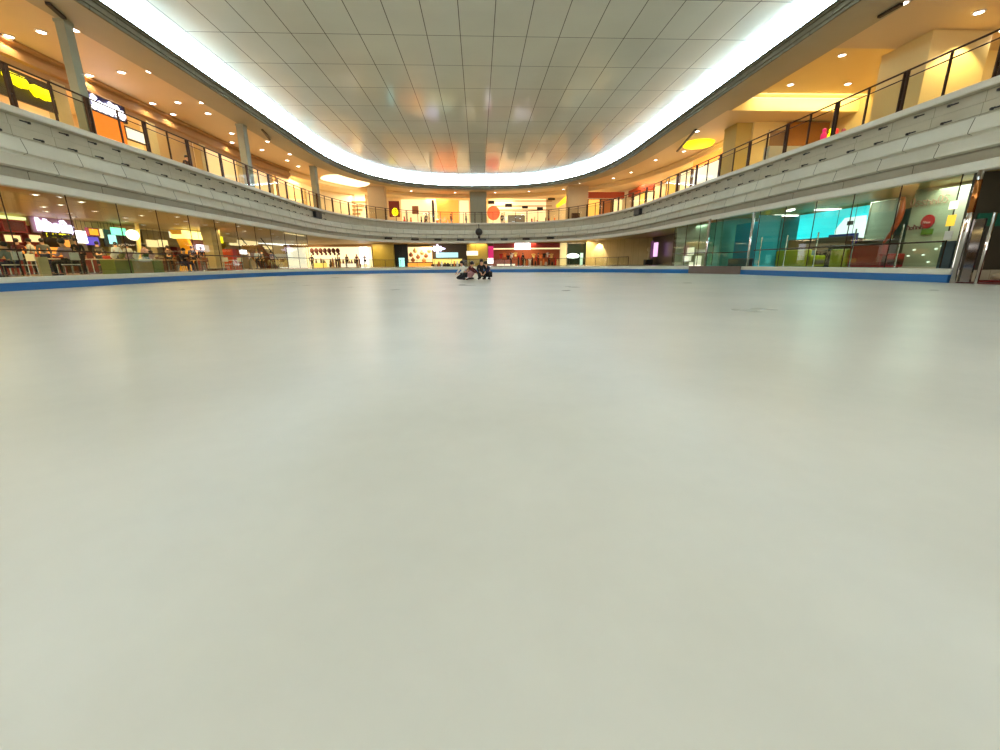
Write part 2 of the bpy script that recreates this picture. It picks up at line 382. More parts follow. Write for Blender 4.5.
# little dark bracket lights along the fascia
def bracket():
    b = bmesh.new(); tube(b, [(0, 0, 0), (0, -.10, .0), (0, -.17, -.03)], .012, 6); lathe(b, [(.02, -.09), (.045, -.085), (.05, -.03), (.02, -.01)], (0, -.17, 0), 10)
    box(b, -.14, .14, -.02, 0, -.02, .02)
    return b
proto = link('fascia_spotlight', bracket(), BLACK)
first = True
for side in ('left', 'right'):
    for row, z, d in (('upper', 5.66, .2), ('lower', 5.16, .17)):
        for k in range(26):
            y = 13.5+k*1.27+(0.15 if row == 'lower' else 0)+random.uniform(-.15, .15)
            s = s_left(y) if side == 'left' else s_right(y)
            p, nn = along(s, d)
            o = proto if first else proto.copy()
            if not first: C.objects.link(o)
            first = False
            o.location = (p.x, p.y, z); o.rotation_euler = (0, 0, math.atan2(nn.y, nn.x)-PI/2)
            tag(o, 'small dark bracket spotlight in the %s row of the %s gallery fascia' % (row, side), 'spotlight', '%s bracket spotlights on the %s fascia' % (row, side))
# black boxes let into the far fascia
xs = [393, 415, 437, 460, 483, 505, 527, 549]
names = ['leftmost of the eight', 'second from left of eight', 'third from left of eight', 'fourth from left of eight', 'just right of the hanging dark globe', 'third from right of eight', 'second from right of eight', 'rightmost of the eight']
def flood(w, h, dpt):
    b = bmesh.new(); box(b, -w/2, w/2, -dpt, 0, -h/2, h/2, .03); return b
for px, nm in zip(xs, names):
    X, z = on_y(px, 238.7, 58); s = min(STN, key=lambda q: 1) if False else None
    best = min((along(LEN*i/3000, 0)[0].x-X)**2+(0 if along(LEN*i/3000, 0)[0].y > 40 else 1e6) for i in range(1, 2))
    # walk to the point of the far edge with this X
    s = min((LEN*i/1500 for i in range(400, 1100)), key=lambda q: (along(q)[0].x-X)**2+(0 if along(q)[0].y > 45 else 1e6))
    p, nn = along(s, .24)
    r = empty('floodlight', (p.x, p.y, 3.86), 'black rectangular floodlight on the far fascia, %s' % nm, 'floodlight', 'black floodlights on the far fascia', math.atan2(nn.y, nn.x)-PI/2)
    link('housing', flood(.95, .24, .3), BLACK, r)
    link('lens', bx(-.4, .4, -.32, -.30, -.09, .06), mat('dark_lens', (70, 66, 60), .15), r)
def wall_box(px, py, label, s_guess_side, X=None):
    s = min((LEN*i/1500 for i in range(300, 1200)), key=lambda q: abs((lambda P: on_ray_err(px, py, P))(along(q)[0])))
    p, nn = along(s, .0)
    r = empty('loudspeaker', (p.x, p.y, 5.38), label, 'loudspeaker', None, math.atan2(nn.y, nn.x)-PI/2)
    link('cabinet', bx(-.65, .65, -.1, .2, -.28, .28, .04), BLACK, r)
    for x in (-.35, .35):
        b = lathe(bmesh.new(), [(.2, 0), (.22, .01), (.12, .02)], (0, 0, 0), 14)
        bmesh.ops.rotate(b, verts=b.verts, matrix=Matrix.Rotation(PI/2, 3, 'X')); bmesh.ops.translate(b, verts=b.verts, vec=(x, -.11, 0))
        link('speaker_cone', b, mat('dark_grey_cone', (60, 58, 54), .6), r)
def on_ray_err(px, py, P):
    r = ray(px, py); return r.x*P.y-r.y*P.x
wall_box(318, 216, 'black loudspeaker box on the left end of the curved gallery fascia', 'l')
wall_box(637, 214, 'black loudspeaker box on the right end of the curved gallery fascia', 'r')
X, z = on_y(479, 232, 59.4)
r = empty('hanging_globe', (X, 59.35, z), 'dark round cluster hanging at the middle of the far fascia', 'lamp')
b = bmesh.new(); blob(b, (0, 0, 0), (.5, .45, .5)); link('globe', b, mat('near_black_globe', (34, 30, 28), .3), r, True)
link('hanging_rod', tube(bmesh.new(), [(0, 0, .4), (0, .1, 1.0)], .05), BLACK, r)
blob_b = bmesh.new(); blob(blob_b, (0, 0, -.65), (.18, .18, .2)); link('finial', blob_b, BLACK, r, True)
# ------------------------------------------------------------------ downlights with their lamps
DL_GLOW = mat('downlight_lens', (255, 245, 235), .4, emit=14, ecol=(255, 236, 225))
def downlight_proto():
    r = empty('downlight', (0, 0, 0), 'x', 'light')
    link('trim_ring', lathe(bmesh.new(), [(.21, 0), (.21, -.03), (.17, -.05), (.15, -.02), (.15, 0)], n=20), mat('white_enamel', (240, 236, 228), .3), r, True)
    link('lens', lathe(bmesh.new(), [(.02, -.03), (.14, -.03), (.15, -.01), (.02, -.01)], n=20), DL_GLOW, r)
    return r
DP = downlight_proto(); DPused = [False]
def lamp(kind, loc, power, col, size=.4, rot=(0, 0, 0), spot=2.2, blend=.6, sy=None):
    l = bpy.data.lights.new('lamp', kind); l.energy = power; l.color = srgb(col)[:3]
    if kind == 'AREA':
        l.size = size
        if sy: l.shape = 'RECTANGLE'; l.size_y = sy
    else: l.shadow_soft_size = size
    if kind == 'SPOT': l.spot_size = spot; l.spot_blend = blend
    o = bpy.data.objects.new('lamp', l); C.objects.link(o); o.location = loc; o.rotation_euler = rot; return o
def downlight(X, Y, z, label, group, power, col=(255, 232, 190), scale=1.0):
    r = DP if not DPused[0] else copy_tree(DP)
    DPused[0] = True
    r.location = (X, Y, z); r.scale = (scale,)*3; tag(r, label, 'light', group)
    if power: lamp('SPOT', (X, Y, z-.12), power, col, .12, spot=2.4, blend=.7)
K2 = 54
LL = [(19.6, 21.8), (17.9, 21.4), (16.4, 21.2), (17.7, 25.2), (16.25, 25.1), (19.3, 29.5), (17.7, 29.3), (16.3, 29.3), (19.4, 31.4), (17.1, 31.2), (18.0, 35.5), (19.3, 37.9), (16.4, 37.6), (18.1, 40.2), (16.4, 41.6), (17.6, 43.9), (17.6, 46.4), (16.6, 51.3), (18.0, 17.4), (16.4, 17.3), (19.6, 25.6)]
for X, Y in LL: downlight(-X, Y, 10.2, 'small round recessed downlight in the beige ceiling of the left gallery', 'downlights in the left gallery ceiling', K2)
for X, Y in [(16.6, 34.4), (16.8, 49.1), (15.9, 52.4), (12.6, 55.5), (19.2, 48.5), (18.4, 40.2), (17.2, 43.5), (18.2, 36.6)]: downlight(X, Y, 10.2, 'small round recessed downlight in the curved right gallery ceiling', 'downlights in the right gallery ceiling', K2)
for X, Y in [(18.9, 27.9), (18.9, 24.2), (22.3, 27.7)]: downlight(X, Y, 10.95, 'round recessed downlight in the raised golden ceiling bay on the right', 'downlights in the golden ceiling bay', K2*1.5, (255, 228, 175))
for X, Y in [(20.0, 18.8), (22.6, 20.0)]: downlight(X, Y, 10.2, 'round recessed downlight beside the massive golden pillar', 'downlights beside the golden pillar', 60)
downlight(16.35, 18.3, 10.2, 'round downlight in the grey soffit strip at the upper right', None, 60)
for X, Y in [(-8.8, 61.2), (7.1, 61.6), (-3, 62.5), (2.5, 62.5), (-12, 60), (11.5, 60)]: downlight(X, Y, 10.2, 'round downlight in the ceiling above the far gallery walkway', 'downlights over the far walkway', K2*1.4)
# slot diffusers
for (p, q, lab) in (((47, 2), (64, 17), 'long dark linear air slot in the left soffit by the grey column'), ((262, 129), (270, 139), 'short dark linear air slot in the left ceiling beside a downlight'),
                    ((677, 151), (696, 129), 'dark linear air slot in the right soffit beside a downlight'), ((879, 16), (902, 3), 'dark linear air slot in the soffit at the upper right')):
    a = Vector(on_z(*p, 9.98)); c = Vector(on_z(*q, 9.98)); t = (c-a).normalized(); n = Vector((-t.y, t.x))*.07; b = bmesh.new()
    vs = [b.verts.new((v.x, v.y, z)) for z in (9.9, 9.99) for v in (a-n, c-n, c+n, a+n)]
    for f in ((0, 1, 2, 3), (7, 6, 5, 4), (0, 4, 5, 1), (1, 5, 6, 2), (2, 6, 7, 3), (3, 7, 4, 0)): b.faces.new([vs[i] for i in f])
    tag(link('air_slot', b, mat('slot_dark', (50, 38, 30), .5)), lab, 'vent')
# ------------------------------------------------------------------ gallery columns
def column(name, cx, cy, w, l, z0, z1, m, label, rz=0, capz=None):
    r = empty(name, (cx, cy, z0), label, 'column', None, rz)
    link('shaft', bx(-w/2, w/2, -l/2, l/2, 0, z1-z0, .03), m, r)
    link('collar', bx(-w/2-.02, w/2+.02, -l/2-.02, l/2+.02, z1-z0-(capz or .12), z1-z0-.002), m, r)
    link('plinth', bx(-w/2-.04, w/2+.04, -l/2-.04, l/2+.04, 0, .14), DARKMET, r)
    return r
column('gallery_column', -15.95, 20.15, .36, .4, 5.77, 10.01, GREYCOL, 'grey-green square column nearest on the left gallery, beside the yellow sign')
column('gallery_column', -15.98, 32.9, .46, .55, 5.77, 10.01, GREYCOL, 'slim grey column halfway along the left gallery')
column('gallery_column', -15.9, 45.6, .5, .7, 5.77, 10.01, GREYCOL, 'slim grey column where the left gallery begins to curve')
for px0, px1, lab in ((368, 385, 'wide beige-grey column on the far gallery, left of centre'), (470, 486.5, 'wide grey column at the middle of the far gallery'), (568, 588, 'wide beige column on the far gallery, right of centre')):
    Yc = {368: 57.6, 470: 61.7, 568: 57.2}[px0]
    x0, _ = on_y(px0, 205, Yc); x1, _ = on_y(px1, 205, Yc); s = -math.copysign(.35, x0) if abs(x0) > 5 else 0
    column('gallery_column', (x0+x1)/2, Yc+.8, (x1-x0), 1.2, 5.77, 10.19, GREYCOL if px0 == 470 else BEIGECOL, lab, 0, .5)
column('gallery_column', 20.9, 21.3, 2.7, 2.4, 5.77, 10.19, YELLOW, 'massive golden pillar on the right gallery lit by an arch of light', 0, .02)
column('gallery_column', 19.2, 33.2, 1.4, 1.6, 5.77, 10.19, mat('khaki_column', (190, 166, 90), .5), 'khaki square pillar beyond the golden bay on the right gallery')
lamp('SPOT', (20.9, 19.2, 10.1), 200, (255, 225, 160), .1, rot=(math.radians(14), 0, 0), spot=1.6, blend=.25)
# ------------------------------------------------------------------ generic flat furniture of the shops
HUNG = ('menu_screen', 'light_box', 'advert_board', 'shop_sign', 'projection_screen', 'black_hoarding', 'dark_blue_panel', 'lit_picture')
FLOOR_ITEMS = ('orange_counter', 'display_table', 'display_counter', 'service_bar', 'upright_case', 'low_table', 'fridge', 'low_counter', 'display_cabinet', 'white_counter', 'dark_cupboard', 'wall_panel', 'shop_window', 'standing_panel', 'wood_panel', 'wood_column', 'dark_doorway', 'wall_pier', 'glass_door', 'serving_counter')
def board(name, label, cat, rect, plane, val, m, depth=.12, group=None, frame=None, kind=None):
    x0, y0, x1, y1 = rect; b = bmesh.new()
    if plane == 'X':
        ym = (y0+y1)/2; a, _ = on_x(x0, ym, val); c, _ = on_x(x1, ym, val); xm = (x0+x1)/2; _, zt = on_x(xm, y0, val); _, zb = on_x(xm, y1, val)
        cx, cy = val, (a+c)/2; hw = abs(c-a)/2; rz = PI/2 if val < 0 else -PI/2
    else:
        ym = (y0+y1)/2; a, _ = on_y(x0, ym, val); c, _ = on_y(x1, ym, val); xm = (x0+x1)/2; _, zt = on_y(xm, y0, val); _, zb = on_y(xm, y1, val)
        cx, cy = (a+c)/2, val; hw = abs(c-a)/2; rz = 0
    if zt < 4.6: zt = min(zt, 3.4)
    zb = max(zb, (.405 if zt < 4.5 else 5.765))
    if name in FLOOR_ITEMS: zb = .405 if zt < 4.5 else 5.765
    if kind == 'structure':
        o = link(name, bx(-hw, hw, 0, depth, 0, zt-zb, .005), m); o['kind'] = 'structure'
        o.location = (cx, cy, zb); o.rotation_euler = (0, 0, rz); return o, hw, zt-zb
    if frame:
        r = empty(name, (cx, cy, zb), label, cat, group, rz)
        link('panel', bx(-hw+.04, hw-.04, 0, depth, .04, zt-zb-.04), m, r)
        b = bmesh.new(); h = zt-zb
        box(b, -hw, hw, -.03, depth, 0, .06); box(b, -hw, hw, -.03, depth, h-.06, h); box(b, -hw, -hw+.06, -.03, depth, .06, h-.06); box(b, hw-.06, hw, -.03, depth, .06, h-.06)
        link('frame', b, frame, r); return r, hw, h
    o = link(name, bx(-hw, hw, 0, depth, 0, zt-zb, .012), m); o.location = (cx, cy, zb); o.rotation_euler = (0, 0, rz)
    tag(o, label, cat, group)
    if name in HUNG and zt < 3.4:
        for sx in (-.6, .6): link('hanger', tube(bmesh.new(), [(sx*hw, depth/2, zt-zb), (sx*hw, depth/2, 3.515-zb)], .012, 6), DARKMET, o)
    return o, hw, zt-zb
def script(w, h, seed, r=.05, fill=False):
    """an unreadable flowing line of lettering, as tubes"""
    rnd = random.Random(seed); b = bmesh.new(); n = max(4, int(w/h*1.6)); x = -w/2; dx = w/n
    for i in range(n):
        hh = h*(rnd.choice((.55, .6, .95)) if i else 1)
        k = rnd.choice((0, 1, 2))
        if k == 0: pts = [(x+dx*.45+dx*.38*math.cos(t), 0, hh*.5+hh*.46*math.sin(t)) for t in [j*.7 for j in range(10)]]
        elif k == 1: pts = [(x+dx*.1, 0, 0), (x+dx*.15, 0, hh), (x+dx*.5, 0, hh*.7), (x+dx*.8, 0, hh*.6), (x+dx*.85, 0, 0)]
        else: pts = [(x+dx*.8, 0, hh*.85), (x+dx*.4, 0, hh), (x+dx*.12, 0, hh*.7), (x+dx*.5, 0, hh*.5), (x+dx*.8, 0, hh*.25), (x+dx*.4, 0, 0), (x+dx*.05, 0, .1*hh)]
        tube(b, pts, r, 6); x += dx
    return b
def sign(label, rect, plane, val, back, letter, seed, r=None, name='shop_sign', depth=.14, group=None, cat='sign'):
    x0, y0, x1, y1 = rect
    o, hw, h = board(name, label, cat, rect, plane, val, back, depth, group, frame=DARKMET)
    t = link('lettering', script(2*hw*.86, h*.6, seed, r or h*.07), letter, o); t.location = (0, -.06, h*.2)
    return o
E = lambda name, col, s=3: mat(name, col, .5, emit=s)
WHITE_E = E('sign_white', (250, 248, 255), 3.2); LILAC_E = E('sign_lilac', (226, 214, 255), 2.6); YEL_E = E('sign_yellow', (255, 236, 10), 1.5)
CREAM_E = E('lightbox_cream', (255, 228, 172), .9); AQUA_E = E('sign_aqua', (150, 235, 235), 1.6); GREEN_E = E('sign_green', (120, 240, 190), 1.8)
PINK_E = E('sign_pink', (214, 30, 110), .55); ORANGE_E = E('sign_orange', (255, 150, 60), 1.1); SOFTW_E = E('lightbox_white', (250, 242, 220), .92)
CYAN_E = E('screen_cyan', (40, 215, 235), .95)
# ---- upper gallery, left
struct('trim_12', bx(-20.4, -20.1, 18.2, 18.9, 5.77, 9.5), CREAM)
o = empty('shop_sign', (-19.85, 22.5, 8.3), 'glowing yellow scrawled lettering sign on the left gallery shopfront', 'sign')
a, za = on_x(4, 74, -19.85); c, zc = on_x(52, 99, -19.85)
b = bmesh.new()
for k, (u0, u1) in enumerate(((0.0, .47), (.53, 1.0))):
    ps = [(0, a+(c-a)*(u0+(u1-u0)*j/8)-22.5, (za+(zc-za)*(u0+(u1-u0)*j/8))-8.3+.06*math.sin(j*2.3)) for j in range(9)]
    tube(b, ps, [.12, .2, .24, .22, .25, .2, .24, .18, .1], 8)
link('lettering', b, YEL_E, o, True)
link('backing', bx(-.25, -.12, a-23.0, c-22.2, -.45, .75), mat('dark_green_panel', (66, 52, 22), .5), o)
sign('white lettering sign on dark blue above the orange kiosk, left gallery', (89, 99, 124, 116), 'X', -19.9, mat('navy_panel', (40, 40, 90), .4), WHITE_E, 5, .1)
board('orange_counter', 'glowing orange counter front under the white lettering, left gallery', 'counter', (95, 117, 124, 134), 'X', -19.9, E('orange_glow', (240, 120, 20), .8), .8)
board('menu_board', 'lit white menu board beside the orange counter, left gallery', 'menu board', (126, 130, 146, 142), 'X', -19.9, SOFTW_E, .1, frame=DARKMET)
for k, (x0, x1) in enumerate(((62, 72), (147, 153), (196, 200), (232, 236), (262, 266), (296, 300))):
    ya, _ = on_x(x0, 130, -20.0); b = bx(-20.4, -19.95, ya, ya+.7, 5.77, 9.3); struct('trim_%d' % (20+k), b, TAN)
for rect, m, lab in (((205, 150, 245, 166), E('window_dim', (246, 208, 150), .62), 'long white lightbox fascia behind the railing, left gallery middle'), ((154, 126, 190, 142), mat('tan_shutter', (200, 160, 100), .5), 'tan roller shutter behind the left gallery railing'),  # the shutter has one even tan
                     ((252, 168, 270, 178), E('window_dim', (246, 208, 150), .62), 'cream lit shop window beyond the second left gallery column'), ((276, 172, 312, 190), E('window_dim2', (250, 206, 140), .6), 'wide cream lit shop window before the third left gallery column')):
    board('shop_window', lab, 'shop window', rect, 'X', -20.1, m, .1, frame=BROWN)
# ---- upper gallery, far end
def boardY(name, label, cat, rect, Y, m, depth=.12, **k): return board(name, label, cat, rect, 'Y', Y, m, depth, **k)
boardY('shop_window', 'bright shop front with brown display shelves, far left of the upper gallery', 'shop window', (326, 190, 366, 217), 62.0, CREAM_E, .2, frame=BROWN)
for k, y in enumerate((201, 205, 209, 213)):
    boardY('display_shelf', 'brown display shelf in the far left upper shop, %s' % ('top one', 'second from top', 'third from top', 'lowest one')[k], 'shelf', (330+k*3, y, 366-k*2, y+1.5), 61.6, BROWN, .3)
boardY('wall_poster', 'dark red poster with yellow shape right of the left far column', 'poster', (389, 201, 399.5, 217), 64.0, DKRED, .1)
X, z = on_y(395, 212, 63.85); b = bmesh.new(); blob(b, (X, 63.9, z), (.45, .06, .55)); tag(link('yellow_logo', b, YEL_E, smooth=True), 'round yellow shape glowing on the dark red poster', 'sign')
boardY('shop_window', 'pale lit shop window with small framed picture, upper far left of centre', 'shop window', (401, 199, 436, 221), 65.0, CREAM_E, .1, frame=CREAM)
boardY('picture_frame', 'small brown framed picture on the pale shop window', 'picture', (412, 206, 418.5, 214), 64.9, mat('brown_picture', (170, 110, 70), .5), .08)
boardY('wall_panel', 'orange backlit wall panel left of the far central column', 'panel', (437, 200, 458.5, 220), 65.2, ORANGE_E, .12)
boardY('dark_post', 'thin dark post left of the orange panel, far gallery', 'post', (432, 200, 434.2, 222), 63.5, DARKMET, .3)
boardY('shop_window', 'narrow pale shop window between orange panel and central column', 'shop window', (459, 200, 469.5, 221), 65.0, CREAM_E, .1, frame=CREAM)
boardY('shop_window', 'wide bright shop interior right of the far central column', 'shop window', (488, 198, 556, 221), 66.5, CREAM_E, .1, frame=CREAM)
for k, y in enumerate((200.5, 205.5, 209.5)):
    boardY('ceiling_track', 'reddish horizontal rail inside the wide bright shop, %s' % ('highest', 'middle', 'lowest')[k], 'rail', (492, y, 552, y+1), 65.8, BROWN, .1)
for k, rect in enumerate(((488, 200.5, 494.5, 204), (505, 203.5, 512, 207), (522, 206, 528, 208.5), (537, 207, 543, 210), (548, 198, 555, 200))):
    boardY('hanging_screen', 'black hanging screen in the wide bright shop, %s' % ('beside the central column', 'over the dark figure', 'third from left', 'fourth from left', 'highest at right')[k], 'screen', rect, 65.0, BLACK, .1)
X, z = on_y(493.5, 213, 64.6); b = bmesh.new(); blob(b, (X, 64.6, z), (.95, .1, 1.0)); tag(link('round_sign', b, E('red_orange_glow', (240, 96, 50), 1.0), smooth=True), 'round red-orange sign right of the far central column', 'sign')
boardY('low_counter', 'grey low counter behind the railing right of centre', 'counter', (508, 215, 525, 222), 63.5, mat('grey_counter', (150, 140, 115), .5), .6)
b = bmesh.new(); P = [on_y(556, 205, 62.5), on_y(567, 195, 62.5), on_y(567, 202, 62.5), on_y(557, 208, 62.5)]
vs = [b.verts.new((x, y, z)) for y in (62.5, 62.62) for x, z in P]
for f in ((0, 1, 2, 3), (7, 6, 5, 4), (0, 4, 5, 1), (1, 5, 6, 2), (2, 6, 7, 3), (3, 7, 4, 0)): b.faces.new([vs[i] for i in f])
tag(link('hanging_banner', b, E('banner_yellow', (250, 200, 30), .8)), 'slanting yellow banner beside the right far column', 'banner')
boardY('display_cabinet', 'dark cabinet standing at the foot of the right far column', 'cabinet', (572, 213, 580, 218), 56.3, mat('dark_brown_wood', (70, 40, 26), .5), .4)
b = bmesh.new(); lathe(b, [(.3, -.12), (2.4, -.1), (2.6, -.01), (.3, 0)], (0, 0, 0), 28); bmesh.ops.scale(b, vec=(1, 1.5, 1), verts=b.verts); X, Y = on_z(346, 181, 10.2)
o = link('ceiling_glow', b, E('oval_glow', (255, 232, 190), 1.6), smooth=True); o.location = (X, Y, 10.19); tag(o, 'large glowing oval ceiling light at the far left of the gallery', 'light')
# right curved shops of the gallery: lit windows between dark posts under the terracotta fascia
def along_px(px, d):
    s = min((LEN*i/2000 for i in range(1000, 1960)), key=lambda q: abs(on_ray_err(px, 0, Vector((along(q, d)[0].x, along(q, d)[0].y))) if False else abs(proj(along(q, d)[0])[0]-px)))
    return s
Minv = cam.matrix_world.inverted() if False else M.inverted()
def proj(p, z=7.5):
    v = Minv @ Vector((p.x, p.y, z)); return 500+F*v.x/-v.z, 375-F*v.y/-v.z
TERRA = mat('terracotta_fascia', (172, 66, 24), .5, var=.08)
TP = [Vector(on_z(588.5, 192, 9.6)), Vector(on_z(627, 192, 9.6)), Vector(on_z(645, 184, 9.6)), Vector(on_z(655, 183, 9.6))]
def wseg(name, p, q, z0, z1, m, th=.25):
    t = (q-p).normalized(); n = Vector((-t.y, t.x))*th; b = bmesh.new()
    vs = [b.verts.new((v.x, v.y, z)) for z in (z0, z1) for v in (p, q, q+n, p+n)]
    for f in ((3, 2, 1, 0), (4, 5, 6, 7), (0, 1, 5, 4), (1, 2, 6, 5), (2, 3, 7, 6), (3, 0, 4, 7)): b.faces.new([vs[i] for i in f])
    return link(name, b, m)
fr = empty('shop_fascia', (0, 0, 0), 'stepped terracotta fascia of the curved shop right of the beige column', 'fascia')
for p, q in zip(TP, TP[1:]): wseg('fascia_panel', p, q, 8.85, 9.6, TERRA, .2).parent = fr
for si, (p, q) in enumerate(zip(TP, TP[1:])):
    L = (q-p).length; n = max(1, round(L/1.7)); t = (q-p)/n
    for k in range(n):
        mid = p+t*(k+.5)+Vector((-t.y, t.x)).normalized()*.3; w = t.length
        r = empty('shop_window', (mid.x, mid.y, 5.77), 'tall amber lit shop window between dark posts under the stepped fascia', 'shop window', 'amber windows under the stepped fascia', math.atan2(t.y, t.x))
        link('pane', bx(-w/2+.08, w/2-.08, -.04, .04, .1, 3.02), [E('amber_pane', (255, 190, 90), .9), mat('tan_wood_panel', (190, 120, 60), .5), CREAM_E][(k+si) % 3], r)
        b = bmesh.new(); box(b, -w/2, -w/2+.12, -.08, .08, 0, 3.05); box(b, w/2-.12, w/2, -.08, .08, 0, 3.05); box(b, -w/2+.12, w/2-.12, -.08, .08, 2.95, 3.05); box(b, -w/2+.12, w/2-.12, -.08, .08, 0, .1); link('frame', b, DARKMET, r)
cur = s_right(46)
k = 0
while cur < s_right(36.5)-1.5:
    a, n1 = along(cur+.1, 4.9); c, n2 = along(cur+1.9, 4.9); t = (c-a); L = t.length; mid = (a+c)/2; rz = math.atan2(t.y, t.x)
    r = empty('shop_window', (mid.x, mid.y, 5.77), 'tall cream lit shop window on the right gallery beyond the stepped fascia', 'shop window', 'cream windows of the right gallery', rz)
    link('pane', bx(-L/2+.06, L/2-.06, -.04, .04, .1, 3.4), CREAM_E if k % 3 else E('amber_pane', (255, 190, 90), .9), r)
    b = bmesh.new(); box(b, -L/2, -L/2+.09, -.08, .08, 0, 3.42); box(b, L/2-.09, L/2, -.08, .08, 0, 3.42); box(b, -L/2, L/2, -.08, .08, 3.34, 3.42); box(b, -L/2, L/2, -.08, .08, 0, .1)
    link('frame', b, DARKMET, r)
    cur += 2.1; k += 1
X, Yg = on_z(700, 156, 10.17)
# yellow dome painted for a light reflection, and orange band over the right shops
b = bmesh.new(); lathe(b, [(.3, -.35), (1.1, -.25), (1.25, -.02), (.3, 0)], (18.3, 37.5, 10.2), 24); tag(link('ceiling_glow', b, E('yellow_dome', (255, 226, 30), 1.4), smooth=True), 'glowing yellow dome painting reflected light over the right gallery shops', 'light')
board('shop_sign', 'orange and yellow lit shop band on the right gallery, beside the khaki pillar', 'sign', (694, 150, 722, 162), 'X', 20.1, ORANGE_E, .15)
board('display_table', 'white lit display behind the railing of the right gallery', 'display', (694, 164, 724, 178), 'X', 19.4, SOFTW_E, .5)
# golden bay: shutter, shelves, letters
boardY('roller_shutter', 'pale grey slatted shutter on the golden wall, right gallery', 'shutter', (768, 130, 786, 152), 32.1, joint_mat('slatted_shutter', (190, 160, 130), 20, .12, (0, 0, 0), (150, 120, 90), offset=0, mort=.012, uv=False), .06, frame=STEEL)
boardY('dark_cupboard', 'dark brown cupboard at the golden wall behind the right railing', 'cupboard', (788, 122, 828, 150), 31.8, mat('dark_amber_wood', (150, 96, 30), .5), .3)
boardY('white_counter', 'long white counter front behind the right gallery railing', 'counter', (768, 146, 862, 172), 26.1, WHITECURB, .5)
for k, (px, py, m, lab) in enumerate(((825, 128, PINK_E, 'pink'), (832, 126, YEL_E, 'yellow'), (838, 124, E('toy_red', (220, 60, 60), .6), 'red'), (845, 123, mat('toy_mauve', (170, 80, 110), .5), 'mauve'), (858, 118, E('toy_lime', (210, 230, 40), .8), 'lime green'))):
    X, z = on_y(px, py, 26.3); z = on_y(815, 146, 26.1)[1]+.6; b = bmesh.new(); blob(b, (X, 26.3, z-.05), (.17, .12, .26)); blob(b, (X, 26.3, z+.27), (.12, .1, .12)); tube(b, [(X-.1, 26.3, z-.25), (X-.1, 26.3, z-.6)], .05, 6); tube(b, [(X+.1, 26.3, z-.25), (X+.1, 26.3, z-.6)], .05, 6)
    tag(link('plush_toy', b, m, smooth=True), '%s plush toy standing on the white counter, right gallery' % lab, 'toy', 'coloured toys on the white counter')
# ------------------------------------------------------------------ people
def skinned(name, pts, edges, m, parent, root=0, sub=1):
    bm = bmesh.new(); lay = bm.verts.layers.skin.verify(); vs = []
    for i, (p, r) in enumerate(pts):
        v = bm.verts.new(p); v[lay].radius = (r, r) if not isinstance(r, tuple) else r; v[lay].use_root = (i == root); vs.append(v)
    for a, c in edges: bm.edges.new((vs[a], vs[c]))
    me = bpy.data.meshes.new('tmp'); bm.to_mesh(me); bm.free(); o = bpy.data.objects.new('tmp', me); C.objects.link(o)
    mo = o.modifiers.new('s', 'SKIN'); mo.use_smooth_shade = True; mo.branch_smoothing = .6
    s = o.modifiers.new('u', 'SUBSURF'); s.levels = s.render_levels = sub
    dg = bpy.context.evaluated_depsgraph_get(); me2 = bpy.data.meshes.new_from_object(o.evaluated_get(dg)); bpy.data.objects.remove(o)
    me2.materials.clear(); me2.materials.append(m); me2.name = name
    for p in me2.polygons: p.use_smooth = True
    q = bpy.data.objects.new(name, me2); C.objects.link(q); q.parent = parent; return q
SKIN = mat('skin', (214, 160, 124), .5); HAIR = mat('black_hair', (26, 20, 18), .5)
